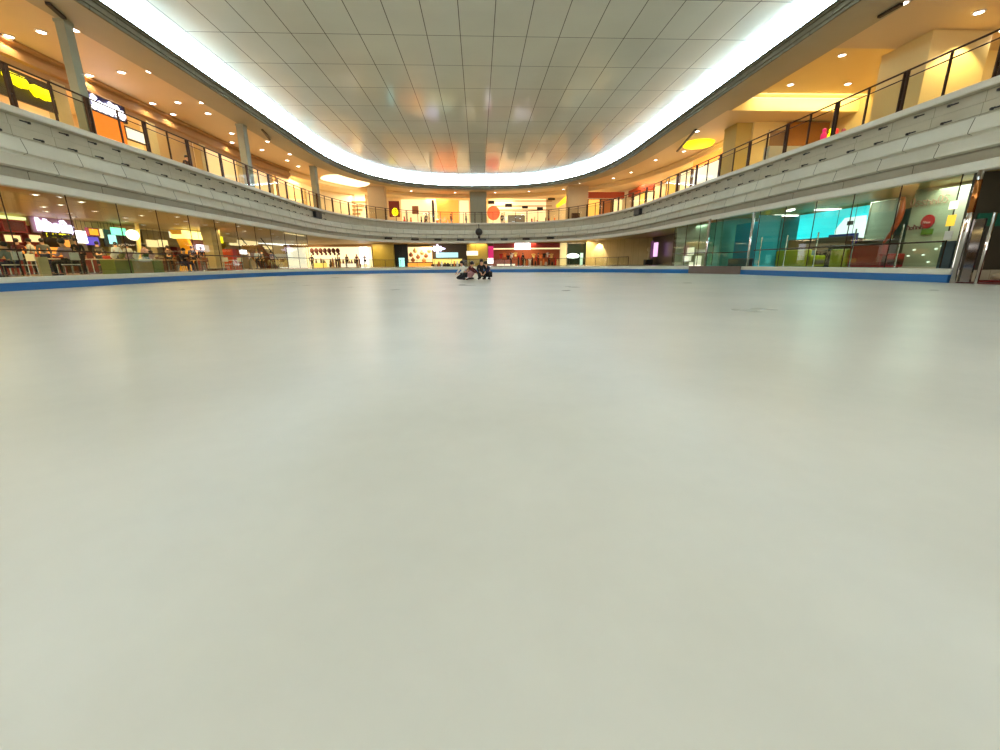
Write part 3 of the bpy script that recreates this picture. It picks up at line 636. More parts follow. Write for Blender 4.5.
def pose(kind):
    """joints facing -Y, metres"""
    if kind == 'stand':
        J = dict(pel=(0, 0, .95), spi=(0, 0, 1.15), che=(0, .01, 1.35), nec=(0, .01, 1.48), hed=(0, -.01, 1.60), top=(0, 0, 1.70))
        for s, n in ((-1, 'l'), (1, 'r')):
            J.update({'hip'+n: (.1*s, 0, .9), 'kne'+n: (.11*s, -.02+.03*s, .5), 'ank'+n: (.12*s, .03+.06*s, .08), 'toe'+n: (.13*s, -.13+.06*s, .04),
                      'sho'+n: (.17*s, .01, 1.40), 'elb'+n: (.23*s, .02, 1.13), 'wri'+n: (.22*s, -.08, .90), 'han'+n: (.21*s, -.11, .82)})
    elif kind == 'sit':
        J = dict(pel=(0, 0, .50), spi=(0, -.02, .68), che=(0, -.06, .88), nec=(0, -.09, 1.02), hed=(0, -.14, 1.14), top=(0, -.13, 1.25))
        for s, n in ((-1, 'l'), (1, 'r')):
            J.update({'hip'+n: (.1*s, -.03, .48), 'kne'+n: (.13*s, -.45, .48), 'ank'+n: (.13*s, -.43, .08), 'toe'+n: (.13*s, -.58, .04),
                      'sho'+n: (.18*s, -.05, .94), 'elb'+n: (.24*s, -.12, .70), 'wri'+n: (.16*s, -.34, .74), 'han'+n: (.13*s, -.42, .75)})
    elif kind == 'crouch':
        J = dict(pel=(0, .12, .26), spi=(0, .08, .42), che=(0, -.04, .58), nec=(0, -.12, .68), hed=(0, -.19, .76), top=(0, -.2, .86))
        for s, n in ((-1, 'l'), (1, 'r')):
            J.update({'hip'+n: (.1*s, .10, .26), 'kne'+n: (.16*s, -.26, .42), 'ank'+n: (.13*s, -.02, .09), 'toe'+n: (.15*s, -.19, .05),
                      'sho'+n: (.16*s, -.07, .61), 'elb'+n: (.21*s, -.26, .45), 'wri'+n: (.10*s, -.42, .33), 'han'+n: (.07*s, -.48, .27)})
    elif kind == 'kneel':
        J = dict(pel=(0, .08, .30), spi=(0, .06, .48), che=(0, .0, .66), nec=(0, -.04, .78), hed=(0, -.08, .89), top=(0, -.07, .99))
        for s, n in ((-1, 'l'), (1, 'r')):
            J.update({'hip'+n: (.1*s, .06, .28), 'kne'+n: (.13*s, -.32, .12), 'ank'+n: (.13*s, .08, .08), 'toe'+n: (.13*s, .22, .05),
                      'sho'+n: (.16*s, -.01, .70), 'elb'+n: (.22*s, -.12, .50), 'wri'+n: (.14*s, -.30, .40), 'han'+n: (.11*s, -.37, .35)})
    return J
def person(loc, rz, kind, label, shirt, pants, hair=HAIR, scale=1, longhair=False, group=None, long_sleeve=True, skirt=False):
    J = pose(kind); r = empty('person', loc, label, 'person', group, rz); r.scale = (scale,)*3
    def build(keys, rad, name, m, edges, root):
        idx = {k: i for i, k in enumerate(keys)}
        return skinned(name, [(J[k], rad[k]) for k in keys], [(idx[a], idx[c]) for a, c in edges], m, r, idx[root])
    R = dict(pel=.12, spi=.11, che=.125, nec=.055, hed=.09, top=.06)
    for n in 'lr': R.update({'hip'+n: .085, 'kne'+n: .055, 'ank'+n: .035, 'toe'+n: .03, 'sho'+n: .055, 'elb'+n: .038, 'wri'+n: .027, 'han'+n: .03})
    keys = list(J); ed = [('pel', 'spi'), ('spi', 'che'), ('che', 'nec'), ('nec', 'hed'), ('hed', 'top')]
    for n in 'lr': ed += [('pel', 'hip'+n), ('hip'+n, 'kne'+n), ('kne'+n, 'ank'+n), ('ank'+n, 'toe'+n), ('che', 'sho'+n), ('sho'+n, 'elb'+n), ('elb'+n, 'wri'+n), ('wri'+n, 'han'+n)]
    # fingers
    for n, s in (('l', -1), ('r', 1)):
        h = Vector(J['han'+n]); w = Vector(J['wri'+n]); dr = (h-w).normalized(); sd = Vector((1, 0, 0))
        for f in range(4):
            k = 'f%d%s' % (f, n); J[k] = tuple(h+dr*(.075-.008*abs(f-1.5))+sd*(f-1.5)*.022); R[k] = .009; keys.append(k); ed.append(('han'+n, k))
        k = 'th'+n; J[k] = tuple(h-dr*.01-sd*s*.06+dr*.04); R[k] = .010; keys.append(k); ed.append(('han'+n, k))
    build(keys, R, 'body', SKIN, ed, 'pel')
    sh = dict(nec=.06, pel=.135, spi=.125, che=.145, shol=.075, shor=.075, elbl=.052, elbr=.052, wril=.04, wrir=.04)
    sk = ['pel', 'spi', 'che', 'nec', 'shol', 'shor', 'elbl', 'elbr']+(['wril', 'wrir'] if long_sleeve else [])
    se = [('pel', 'spi'), ('spi', 'che'), ('che', 'nec'), ('che', 'shol'), ('che', 'shor'), ('shol', 'elbl'), ('shor', 'elbr')]+([('elbl', 'wril'), ('elbr', 'wrir')] if long_sleeve else [])
    build(sk, sh, 'shirt', shirt, se, 'che')
    pa = dict(pel=.14, hipl=.10, hipr=.10, knel=.072, kner=.072, ankl=.052, ankr=.052)
    build(['pel', 'hipl', 'hipr', 'knel', 'kner', 'ankl', 'ankr'], pa, 'trousers', pants, [('pel', 'hipl'), ('pel', 'hipr'), ('hipl', 'knel'), ('hipr', 'kner'), ('knel', 'ankl'), ('kner', 'ankr')], 'pel')
    h = Vector(J['hed']); b = bmesh.new(); blob(b, (h.x, h.y+.03, h.z+.045), (.098, .105, .105))
    if longhair: blob(b, (h.x, h.y+.09, h.z-.08), (.085, .05, .18))
    link('hair', b, hair, r, True)
    b = bmesh.new(); blob(b, (h.x, h.y-.105, h.z-.01), (.014, .02, .022), 6); link('nose', b, SKIN, r, True)
    for s in (-1, 1):
        b = bmesh.new(); blob(b, (h.x+.034*s, h.y-.09, h.z+.015), (.013, .01, .008), 6); link('eye', b, BLACK, r, True)
    for n in 'lr':
        b = bmesh.new(); a = Vector(J['ank'+n]); t = Vector(J['toe'+n]); tube(b, [a+Vector((0, .05, -.045)), (a+t)/2+Vector((0, 0, -.005)), t], [.045, .048, .035], 8); link('shoe', b, BLACK, r, True)
    return r
cl = lambda n, c: mat('cloth_'+n, c, .8, var=.08)
WH, BK, NV, GY, PK = cl('white', (226, 224, 216)), cl('black', (26, 24, 28)), cl('navy', (34, 36, 66)), cl('grey', (120, 118, 112)), cl('lilac', (186, 150, 156))
X, Y = on_z(463, 280.3, 0); person((X, Y, 0.0), -.9, 'kneel', 'person in white long-sleeved top and black bottoms kneeling on the ice', WH, BK, scale=.86, longhair=True)
X, Y = on_z(468.3, 280.3, 0); person((X+.03, Y+.9, 0.0), 1.2, 'crouch', 'person in dark red top crouching behind the one in white', cl('maroon', (90, 24, 30)), cl('pink', (200, 150, 150)), scale=.95)
X, Y = on_z(481.5, 279.8, 0); person((X, Y, 0.0), .2, 'kneel', 'person all in black crouching on the ice, left of the pair in black', BK, BK, scale=.92, longhair=True)
X, Y = on_z(487, 279.8, 0); person((X+.02, Y+.25, 0.0), -.5, 'crouch', 'person in black and navy crouching on the ice at right', NV, BK, scale=.95)
# seated and standing people on the lower floor
def at_left(px, X, z=.4): y, _ = on_x(px, 262, X); return (X, y, z)
# furniture
def chair_proto(m, name='cafe_chair'):
    r = empty(name, (0, 0, 0), 'x', 'chair')
    b = bmesh.new(); box(b, -.21, .21, -.21, .21, .43, .47, .015); link('seat', b, m, r)
    b = bmesh.new(); box(b, -.2, .2, .19, .23, .62, .92, .015); link('backrest', b, m, r)
    for sx in (-1, 1):
        link('leg', tube(bmesh.new(), [(.19*sx, .2, 0), (.18*sx, .2, .43), (.18*sx, .22, .9)], .014, 6), STEEL, r)
        link('leg', tube(bmesh.new(), [(.19*sx, -.19, 0), (.18*sx, -.18, .43)], .014, 6), STEEL, r)
    return r
def table_proto(m):
    r = empty('cafe_table', (0, 0, 0), 'x', 'table')
    link('tabletop', bx(-.38, .38, -.38, .38, .71, .75, .015), m, r); link('pedestal', lathe(bmesh.new(), [(.035, .04), (.035, .71)], n=10), STEEL, r); link('base', lathe(bmesh.new(), [(.25, 0), (.25, .02), (.05, .05)], n=18), DARKMET, r)
    return r
CH = {'wood': chair_proto(mat('chair_brown', (96, 56, 30), .4)), 'white': chair_proto(mat('chair_white', (222, 216, 200), .4)), 'red': chair_proto(RED)}
TB = {'wood': table_proto(mat('table_wood', (190, 140, 80), .35)), 'white': table_proto(mat('table_white', (226, 220, 205), .35))}
used = set()
def put(D, key, loc, rz, label, group):
    o = D[key]
    if (id(D), key) in used: o = copy_tree(o)
    used.add((id(D), key)); o.location = loc; o.rotation_euler = (0, 0, rz); tag(o, label, o['category'], group); return o
def cafe_set(px, X, tk, ck, where, hide=0):
    x, y, z = at_left(px, X)
    put(TB, tk, (x, y, z), .1, '%s cafe table %s' % ({'wood': 'wooden', 'white': 'white'}[tk], where), 'cafe tables behind the left glass')
    col = {'wood': 'brown', 'white': 'white', 'red': 'red'}[ck]
    for k, (dx, dy, rz, w) in enumerate(((-.0, -.75, PI, 'near side'), (.0, .75, 0, 'far side'))):
        put(CH, ck, (x+dx, y+dy, z), rz, '%s cafe chair on the %s of the table %s' % (col, w, where), 'cafe chairs behind the left glass')
cafe_set(8, -19.6, 'wood', 'white', 'at the left picture edge')
cafe_set(56, -20.0, 'white', 'red', 'in front of the lilac diner')
cafe_set(92, -20.0, 'white', 'red', 'below the blue and yellow sign')
cafe_set(168, -20.0, 'wood', 'wood', 'near the orange arch')
cafe_set(197, -19.6, 'wood', 'wood', 'between orange arch and beige pillar')
cafe_set(233, -18.2, 'white', 'white', 'right of the beige pillar')
cafe_set(278, -19.0, 'wood', 'wood', 'near the white lit panel')
def dude(px, X, kind, label, sh, pa, rz=0, scale=1, lh=False):
    x, y, z = at_left(px, X); return person((x, y, z), rz, kind, label, sh, pa, scale=scale, longhair=lh)
p = at_left(71, -16.6); person((p[0]-.05, p[1], .4), -1.57, 'sit', 'person in a lilac shirt seated with back to the glass at left', PK, BK, scale=1.15)
put(CH, 'white', (p[0]-.02, p[1], .4), -1.57, 'white chair under the diner in the lilac shirt', 'cafe chairs behind the left glass')
p = at_left(184, -16.9); person((p[0], p[1], .4), 1.2, 'sit', 'person in black seated before the orange arch kiosk', BK, NV, scale=1.05)
put(CH, 'wood', (p[0]-.02, p[1], .4), 1.2, 'brown chair under the diner in black', 'cafe chairs behind the left glass')
p = at_left(12, -17.2); person((p[0], p[1], .4), -1.5, 'sit', 'person in grey-green seated at the left picture edge', cl('greygreen', (128, 140, 130)), NV, scale=1.0)
put(CH, 'white', (p[0]+.02, p[1], .4), -1.5, 'white chair under the diner in grey-green', 'cafe chairs behind the left glass')
dude(81, -19.4, 'stand', 'person in black standing right of the lilac diner', BK, BK, 1.0, .98)
dude(155, -19.6, 'sit', 'person in cream seated left of the black-clad diner', cl('cream', (228, 214, 170)), BK, -1, 1)
put(CH, 'wood', at_left(155, -19.62), -1, 'brown chair under the diner in cream', 'cafe chairs behind the left glass')
for px, X, lab, sh, pa in ((228, -20.5, 'person in pale pink standing right of the beige pillar', cl('palepink', (226, 196, 190)), BK), (238, -21, 'person in cream shirt standing behind the white cafe table', cl('cream', (228, 214, 170)), NV),
                           (250, -21.5, 'person in white and violet standing left of the dark figure', cl('violetwhite', (214, 204, 236)), GY), (258, -20.5, 'person in pale blue top standing beside the dark figure', cl('paleblue', (190, 206, 226)), NV), (263, -21, 'person in black standing before the stairs', BK, BK)):
    dude(px, X, 'stand', lab, sh, pa, random.uniform(-1, 1))
for px, lab, sh in ((312, 'person in black standing at the left end of the bright shop', BK), (338, 'person in black standing left of the bright shop middle', BK), (347, 'person in dark brown browsing in front of the bright shop', cl('brown', (90, 56, 36))),
                    (357, 'person in dark red standing at right of the bright shop', cl('wine', (100, 30, 30))), (365, 'person in grey near the olive panelled wall', GY)):
    X, z = on_y(px, 262, 56.4); person((X*1.045, 59.0, .4), random.uniform(-2, 2), 'stand', lab, sh, BK, scale=.95)
for px, lab, sh in ((523, 'person in black in front of the red shop, below its white sign', BK), (538, 'person in black right of the white sign in the red shop', BK), (511, 'person in white at the left of the red shop', WH), (549, 'person in red at the right end of the red shop', cl('red', (170, 30, 26)))):
    X, z = on_y(px, 262, 59); person((X, 59, .4), random.uniform(-2, 2), 'stand', lab, sh, BK, scale=.95)
for px, Y, lab, sh, pa in ((466, 62.4, 'person in black walking on the far gallery left of the central column', BK, GY), (451, 63.0, 'person in red-brown standing before the orange panel, far gallery', cl('rust', (150, 60, 40)), WH), (502, 62.4, 'person in dark clothes beside the round red sign, far gallery', cl('darkbrown', (60, 40, 40)), BK),
                           (426, 62.6, 'person in grey on the far gallery left of the dark post', GY, BK)):
    X, z = on_y(px, 215, Y); person((X, Y, 5.77), random.uniform(-2, 2), 'stand', lab, sh, pa)
X, z = on_y(505.5, 214.5, 62.2); tag(link('shopping_bag', bx(X-.25, X+.25, 62.05, 62.25, 6.5, 7.0, .03), SOFTW_E), 'white bag held by the dark figure on the far gallery', 'bag')
yy, z = on_x(185, 150, -18.5); person((-18.5, yy, 5.77), 1.0, 'stand', 'person in dark clothes behind the left gallery railing', cl('darkbrown', (60, 40, 40)), BK, scale=1.05)
# ------------------------------------------------------------------ lower floor, left: shops behind the glass
XL = -25.0
struct('trim_13', bx(-25.6, -25, -12, 47, 3.0, 3.52), mat('lower_bulkhead', (226, 200, 140), .5, var=.06))
for k, px in enumerate((-12, 28, 78, 107, 150, 176, 204, 226)):
    y, _ = on_x(px, 245, XL); struct('trim_%d' % (30+k), bx(XL-.5, XL+.02, y, y+.6, .4, 3.0), [TAN, DKRED, TAN, OLIVE][k % 4])
BX_ = lambda name, label, cat, rect, X, m, depth=.12, **k: board(name, label, cat, rect, 'X', X, m, depth, **k)
BX_('light_box', 'pale green-white light box over the red framed shop at left edge', 'light box', (0, 211, 25, 219), -24.8, E('lightbox_green', (222, 240, 170), 1.3), .2)
BX_('shop_canopy', 'red shop surround with a dark upper panel at the left edge', 'shop frame', (2, 220, 26, 232), -24.85, mat('red_brown_panel', (120, 40, 16), .5), .2, frame=RED)
BX_('menu_board', 'cream lit menu board in the red shop, left one', 'menu board', (3, 234, 22, 243), -24.85, CREAM_E, .1, frame=DKRED)
BX_('menu_board', 'cream lit menu board in the red shop, right one beside the leaning red post', 'menu board', (28, 234, 42, 243), -24.85, CREAM_E, .1, frame=DKRED)
o = empty('shop_sign', (-24.7, 0, 0), 'large glowing white script lettering sign at left above the diner', 'sign')
a, _ = on_x(37, 224, -24.7); c, _ = on_x(74, 228, -24.7); _, z0 = on_x(55, 232, -24.7); _, z1 = on_x(55, 219, -24.7); o.location = (-24.7, (a+c)/2, z0); o.rotation_euler = (0, 0, PI/2)
link('lettering', script(c-a, (z1-z0)*.95, 11, .10), LILAC_E, o, True)
link('backing', bx(-(c-a)/2-.2, (c-a)/2+.2, .12, .22, -.1, (z1-z0)+.05), mat('mauve_back', (150, 110, 120), .5), o)
sign('yellow and black small sign under the white script lettering', (45, 232.5, 72, 238.5), 'X', -24.6, YEL_E, BLACK, 3, .05)
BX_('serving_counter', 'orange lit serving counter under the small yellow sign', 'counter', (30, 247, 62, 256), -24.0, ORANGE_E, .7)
BX_('service_bar', 'dark red counter front at left behind the diner', 'counter', (0, 256, 66, 274), -23.4, DKRED, .5)
BX_('standing_panel', 'beige upright panel standing left of the lilac diner', 'panel', (40, 257, 50, 276.5), -17.0, TAN, .08)
BX_('light_box', 'white upright light box right of the script lettering', 'light box', (79, 231, 87, 243), -24.0, WHITE_E, .15)
BX_('advert_board', 'yellow, orange and blue advert board beside the white light box', 'sign', (88, 228, 99, 236), -24.0, E('advert_amber', (250, 170, 40), 1.0), .15, frame=RED)
BX_('advert_board', 'blue and violet lower advert board under the amber one', 'sign', (88, 237, 99, 245), -24.25, E('advert_blue', (90, 70, 200), .9), .15)
BX_('fridge', 'dark red drinks cabinet below the blue advert board', 'cabinet', (84, 251, 108, 272), -23.0, DKRED, .7, frame=DARKMET)
BX_('shop_sign', 'glowing green round-cornered sign, tallest of the centre left ones', 'sign', (113, 228, 126, 235), -23.8, GREEN_E, .15)
BX_('shop_sign', 'glowing pale cyan upright sign under the green one', 'sign', (111, 235, 116.5, 244), -23.8, AQUA_E, .15)
BX_('black_hoarding', 'black panel behind the cyan sign', 'panel', (104, 230, 121, 247), -24.2, BLACK, .1)
X_ = -22.5; y, z = on_x(133, 235, X_); b = bmesh.new(); blob(b, (X_, y, z), (.18, .55, .34)); tag(link('globe_lamp', b, E('globe_glow', (255, 244, 214), 2.5), smooth=True), 'round glowing white lamp beside the yellow post', 'lamp')
y2, _ = on_x(139, 250, X_); tag(link('yellow_post', tube(bmesh.new(), [(X_, y2-.2, .4), (X_, y2+.3, 3.5)], .12, 8), mat('post_yellow', (236, 206, 120), .5)), 'slim pale yellow post right of the round lamp', 'post')
r = empty('planter_counter', (-17.2, 0, .4), 'olive and tan boxed planter counter behind the left glass', 'counter'); ya, _ = on_x(109, 268, -17.2); yb, _ = on_x(157, 266, -17.2); r.location.y = (ya+yb)/2; L = (yb-ya)/2
link('box', bx(-.3, .3, -L, L, 0, .62, .02), mat('tan_board', (170, 140, 84), .5, var=.1), r); link('end_panel', bx(-.32, .32, -L-.02, -L+1.0, 0, .66), mat('green_board', (96, 112, 24), .5), r); link('end_panel', bx(-.32, .32, L-.7, L+.02, 0, .66), mat('green_board', (96, 112, 24), .5), r); link('ledge', bx(-.36, .36, -L, L, .64, .7), TAN, r)
for k, px in enumerate((115, 123, 130, 137, 146, 153)):
    y, _ = on_x(px, 262, -17.2); b = bmesh.new(); blob(b, (-17.2, y, 1.24), (.12, .14, .13)); blob(b, (-17.12, y+.06, 1.34), (.07, .08, .1)); 
    tag(link('potted_flower', b, [WH, mat('leaf', (70, 90, 40), .6), PK][k % 3], smooth=True), 'small %s bunch standing on the planter counter ledge, %s' % (('white', 'green', 'pink')[k % 3], ('leftmost of six', 'second of six', 'third of six', 'fourth of six', 'fifth of six', 'rightmost of six')[k]), 'flowers', 'bunches on the planter counter')
for k, (rect, m, lab) in enumerate((((142, 222, 178, 246), mat('olive_shop_back', (120, 100, 40), .5), 'olive panelled shop back with shelf, left of the orange arch'), ((148, 240, 158, 247), CREAM_E, 'small cream lit picture on the olive shop back, left'), ((160, 240, 168, 247), CREAM_E, 'small cream lit picture on the olive shop back, right'))):
    BX_('shop_backdrop' if k == 0 else 'lit_picture', lab, 'panel' if k == 0 else 'picture', rect, (-24.9, -24.6, -24.6)[k], m, .12)
for k, px in enumerate((142, 146, 150.5, 155, 159.5, 163.5)):
    y, z = on_x(px, 221, -24.2); tag(link('pendant_lamp', lathe(bmesh.new(), [(.03, .35), (.05, .2), (.16, -.15), (.14, -.17)], (-24.2, y, z), 12), CREAM_E, smooth=True), 'small cream pendant lamp in a row above the olive shop', 'lamp', 'pendant lamps above the olive shop')
# orange arch kiosk
r = empty('arch_kiosk', (-22.5, 0, .4), 'kiosk with a curved orange arch and glowing cream canopy', 'kiosk'); ya, _ = on_x(178, 240, -22.5); yb, _ = on_x(206, 240, -22.5); r.location.y = ya
b = bmesh.new(); pr = [(0, 0, 0), (0, .5, .9), (0, .65, 1.6), (0, .35, 2.3), (0, -.3, 2.95)]
for a_, c_ in zip(pr, pr[1:]):
    vs = [b.verts.new((x, p[1]+w, p[2])) for x in (-.35, .35) for p, w in ((a_, 0), (c_, 0), (c_, .45), (a_, .45))]
    for f in ((0, 1, 2, 3), (7, 6, 5, 4), (0, 4, 5, 1), (1, 5, 6, 2), (2, 6, 7, 3), (3, 7, 4, 0)): b.faces.new([vs[i] for i in f])
link('arch', b, E('arch_orange', (230, 150, 24), .55), r, True)
L = yb-ya; link('canopy', bx(-.5, .5, 0, L, 2.35, 2.95, .1), E('canopy_cream', (255, 240, 150), 1.3), r)
link('sign_panel', bx(-.4, .3, .9, L-.3, 1.75, 2.35), mat('dark_maroon_panel', (70, 24, 20), .5), r); link('counter', bx(-.4, .4, .9, L-.2, 0, 1.0, .03), DKRED, r)
link('lit_shelf', bx(-.3, .42, 1.0, L-.6, 1.15, 1.5), ORANGE_E, r)
BX_('shop_sign', 'glowing violet-white sign left of the beige pillar', 'sign', (199, 245, 212, 250), -21.6, LILAC_E, .2)
y, _ = on_x(213.5, 250, -20.2)
column('shop_pillar', -20.2, y, .7, 1.1, .4, 3.5, TAN, 'beige pillar with a flared head behind the left glass', 0, .6)
b = bx(-20.2+.5-.55, -20.2+.5+.35, y+1.0, y+2.0, .4, 2.0); tag(link('red_cabinet', b, mat('rust_red', (190, 70, 20), .5)), 'rust red cabinet standing right of the beige pillar', 'cabinet')
for k, (rect, m, lab) in enumerate((((226, 240, 258, 246), CREAM_E, 'long cream light box above the standing people'), ((260, 246, 272, 249), CREAM_E, 'short cream light box left of the stairs'), ((205, 226, 232, 231), CREAM_E, 'bright cream ceiling light box behind the beige pillar'))):
    BX_('light_box', lab, 'light box', rect, -25.5, m, .15)
for px, X, kind, lab, sh, pa in ((22, -22.6, 'stand', 'person in dark red serving at the counter, far left', cl('wine', (100, 30, 30)), BK), (34, -22.0, 'stand', 'person in white standing at the orange counter under the script sign', WH, BK),
        (47, -21.6, 'stand', 'person in grey waiting at the orange counter', GY, NV), (101, -21.4, 'stand', 'person in black in front of the red drinks cabinet', BK, BK), (119, -21.0, 'stand', 'person in pale blue under the green sign', cl('paleblue', (190, 206, 226)), NV),
        (130, -21.8, 'stand', 'person in white below the round white lamp', WH, GY), (147, -21.2, 'stand', 'person in lilac behind the planter counter', PK, BK), (170, -21.5, 'stand', 'person in brown before the olive shop', cl('brown', (90, 56, 36)), BK),
        (194, -20.6, 'stand', 'person in navy before the arch kiosk', NV, BK), (203, -20.8, 'stand', 'person in black left of the beige pillar', BK, GY), (272, -21.0, 'stand', 'person in maroon at the foot of the stairs', cl('maroon', (90, 24, 30)), BK)):
    dude(px, X, kind, lab, sh, pa, random.uniform(-2.5, -.5))
rn = random.Random(31)
for k, px in enumerate((114, 118, 122, 125, 128, 133, 137, 141, 145, 149, 164, 171, 188, 196)):
    y, z = on_x(px, 244+rn.random()*5, -23.3); h = .34; b = bmesh.new(); lathe(b, [(.09, -h/2), (.1, 0), (.05, h*.3), (.04, h/2)], (-23.3, y, 0), 8)
    zt = 1.42; c = (('amber', (230, 150, 40)), ('white', (236, 230, 216)), ('green', (70, 110, 50)), ('red', (180, 40, 26)))[k % 4]
    bmesh.ops.translate(b, verts=b.verts, vec=(0, 0, zt+h/2)); tag(link('counter_bottle', b, mat('bottle_'+c[0], c[1], .3), smooth=True), '%s bottle standing on the long back counter behind the left glass' % c[0], 'bottle', '%s bottles on the left back counter' % c[0])
ya, _ = on_x(112, 246, -23.3); yb, _ = on_x(202, 246, -23.3)
r = empty('back_counter', (-23.4, (ya+yb)/2, .4), 'long dark wooden back counter carrying bottles, behind the left tables', 'counter'); L = abs(yb-ya)/2+.4
link('body', bx(-.25, .25, -L, L, 0, .97, .02), mat('dark_wood_counter', (74, 44, 24), .5, var=.2), r); link('countertop', bx(-.3, .3, -L-.05, L+.05, .97, 1.02, .01), TAN, r)
for k, (rect, m, lab) in enumerate((((63, 240, 70, 247), ORANGE_E, 'small orange menu screen right of the leaning red post'), ((100, 229, 104, 238), CREAM_E, 'narrow cream light panel right of the advert boards'), ((170, 231, 176, 238), SOFTW_E, 'small white screen high on the olive shop back'),
        ((191, 238, 197, 243), SOFTW_E, 'small white screen inside the arch kiosk'), ((217, 236, 223, 243), YEL_E, 'small yellow screen right of the beige pillar'), ((240, 250, 247, 254), WHITE_E, 'small white glowing screen above the people by the stairs'), ((266, 254, 274, 259), ORANGE_E, 'small orange glowing screen by the stairs'))):
    BX_('menu_screen', lab, 'screen', rect, -24.2, m, .08)
# stairs
r = empty('staircase', (-23.6, 47.5, .4), 'reddish staircase rising to the left of the white lit panel', 'stairs')
b = bmesh.new()
for k in range(12): box(b, -1.0, 1.0, 2.6-k*.28, 2.9-k*.28, k*.2, k*.2+.2)
link('steps', b, mat('stair_red', (130, 60, 36), .5), r)
for sx in (-1, 1): link('handrail', tube(bmesh.new(), [(1.0*sx, 2.9, .9), (1.0*sx, -.4, 3.1)], .05, 8), DARKMET, r)
# linear lights in the lower ceiling at left
for (p, q, m, lab) in (((34, 190), (64, 197), WHITE_E, 'long bright tube light under the slab at the left edge'), ((104, 203), (123, 203.5), AQUA_E, 'short greenish tube light under the slab on the left'), ((285, 233), (303, 236), CREAM_E, 'pale strip light under the slab before the white lit panel')):
    a = Vector(on_z(*p, 3.46)); c = Vector(on_z(*q, 3.46)); t = (c-a).normalized(); n = Vector((-t.y, t.x))*.12; b = bmesh.new()
    vs = [b.verts.new((v.x, v.y, z)) for z in (3.44, 3.518) for v in (a-n, c-n, c+n, a+n)]
    for f in ((0, 1, 2, 3), (7, 6, 5, 4), (0, 4, 5, 1), (1, 5, 6, 2), (2, 6, 7, 3), (3, 7, 4, 0)): b.faces.new([vs[i] for i in f])
    tag(link('tube_light', b, m), lab, 'light')
for X, Y in ((-17.3, 18.6), (-17.3, 20.6), (-19.4, 19.2), (-20.4, 22.2), (-21.6, 24.8), (-19.6, 24.0), (-17.4, 26.8), (-20.6, 27.2), (-23, 26.6), (-18.6, 29.4), (-20.4, 31.2), (-17.4, 33.2), (-23, 31.8), (-20.8, 35.8), (-18.8, 41.5), (-18.5, 17.5), (-21, 20), (-19, 21.5), (-22, 24), (-18.8, 26), (-22, 29), (-19, 32), (-22, 34.5), (-19.5, 38), (-22.5, 41), (-20, 45), (-16.8, 24), (-17, 30), (-17.2, 36)):
    downlight(X, Y, 3.52, 'small round downlight in the lower ceiling behind the left glass', 'downlights in the lower left ceiling', 0, scale=.7)
# ------------------------------------------------------------------ lower floor, far end
boardY('white_hoarding', 'tall white lit panel with faint writing at the far left', 'panel', (288, 247.5, 306, 270), 54.5, SOFTW_E, .2)
boardY('shop_fascia', 'long brown wooden fascia beam over the bright shop at far left', 'fascia', (283, 240.5, 373, 247), 60.5, BROWN, .4)
boardY('shop_backdrop', 'glowing cream back wall of the bright shop at far left', 'wall', (307, 247, 372, 270), 63.5, E('shop_glow', (255, 232, 176), 1.15), .1)  # wall glows by itself in place of lamps inside the shop
boardY('light_column', 'blue-white shining upright panel at the right of the bright shop', 'panel', (360, 247, 368, 264), 61.5, WHITE_E, .1)
for k in range(7):
    px = 312+k*4.3; X, z = on_y(px, 251.5, 60); b = bmesh.new(); blob(b, (X, 60, z+.1), (.28, .2, .35)); blob(b, (X+.1, 60.05, z-.3), (.16, .12, .2)); tag(link('hanging_bag', b, mat('bag_maroon', (84, 34, 24), .6), smooth=True), 'dark brown bag hanging in the bright shop at far left', 'bag', 'bags hanging in the bright shop')
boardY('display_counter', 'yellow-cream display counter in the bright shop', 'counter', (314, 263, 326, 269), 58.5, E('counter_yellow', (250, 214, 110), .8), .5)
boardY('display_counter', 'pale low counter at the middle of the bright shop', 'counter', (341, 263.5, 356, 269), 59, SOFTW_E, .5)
boardY('wood_panel', 'olive wooden panelled wall block right of the bright shop', 'panel', (373, 241.5, 393.5, 269), 60, OLIVE, .8)
boardY('dark_doorway', 'near-black doorway right of the olive panelled block', 'doorway', (394, 242, 408, 269), 62, BLACK, .2)
boardY('shop_sign', 'pale blue upright lit sign in the dark doorway', 'sign', (399, 258, 404.5, 267), 60.8, AQUA_E, .1)
boardY('shop_backdrop', 'cream lit display niche with round wares, left of starburst sign', 'wall', (408, 247, 432, 262), 63, CREAM_E, .1)
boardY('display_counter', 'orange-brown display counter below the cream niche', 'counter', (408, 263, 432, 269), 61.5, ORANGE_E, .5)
for k, (px, py) in enumerate(((411, 255), (415, 251), (418, 257), (422, 253), (426, 256), (429, 251), (413, 260), (424, 260.5))):
    X, z = on_y(px, py, 62.2); b = bmesh.new(); blob(b, (X, 62.2, z), (.3, .25, .28)); blob(b, (X, 62.2, z+.26), (.12, .12, .14)); tag(link('display_ware', b, mat('ware_%d' % (k % 2), ((150, 96, 60), (226, 190, 130))[k % 2], .5), smooth=True), 'rounded %s ware displayed in the cream niche' % ('brown', 'pale')[k % 2], 'ware', '%s wares in the cream niche' % ('brown', 'pale')[k % 2])
boardY('shop_backdrop', 'dark shop back behind the starburst and pale blue signs', 'wall', (430, 243, 468, 262), 63.2, mat('dark_umber', (56, 44, 30), .6), .1)
X, z = on_y(437.5, 248.7, 60.5); r = empty('starburst_sign', (X, 60.5, z), 'glowing lilac-white starburst sign at the far end', 'sign'); b = bmesh.new()
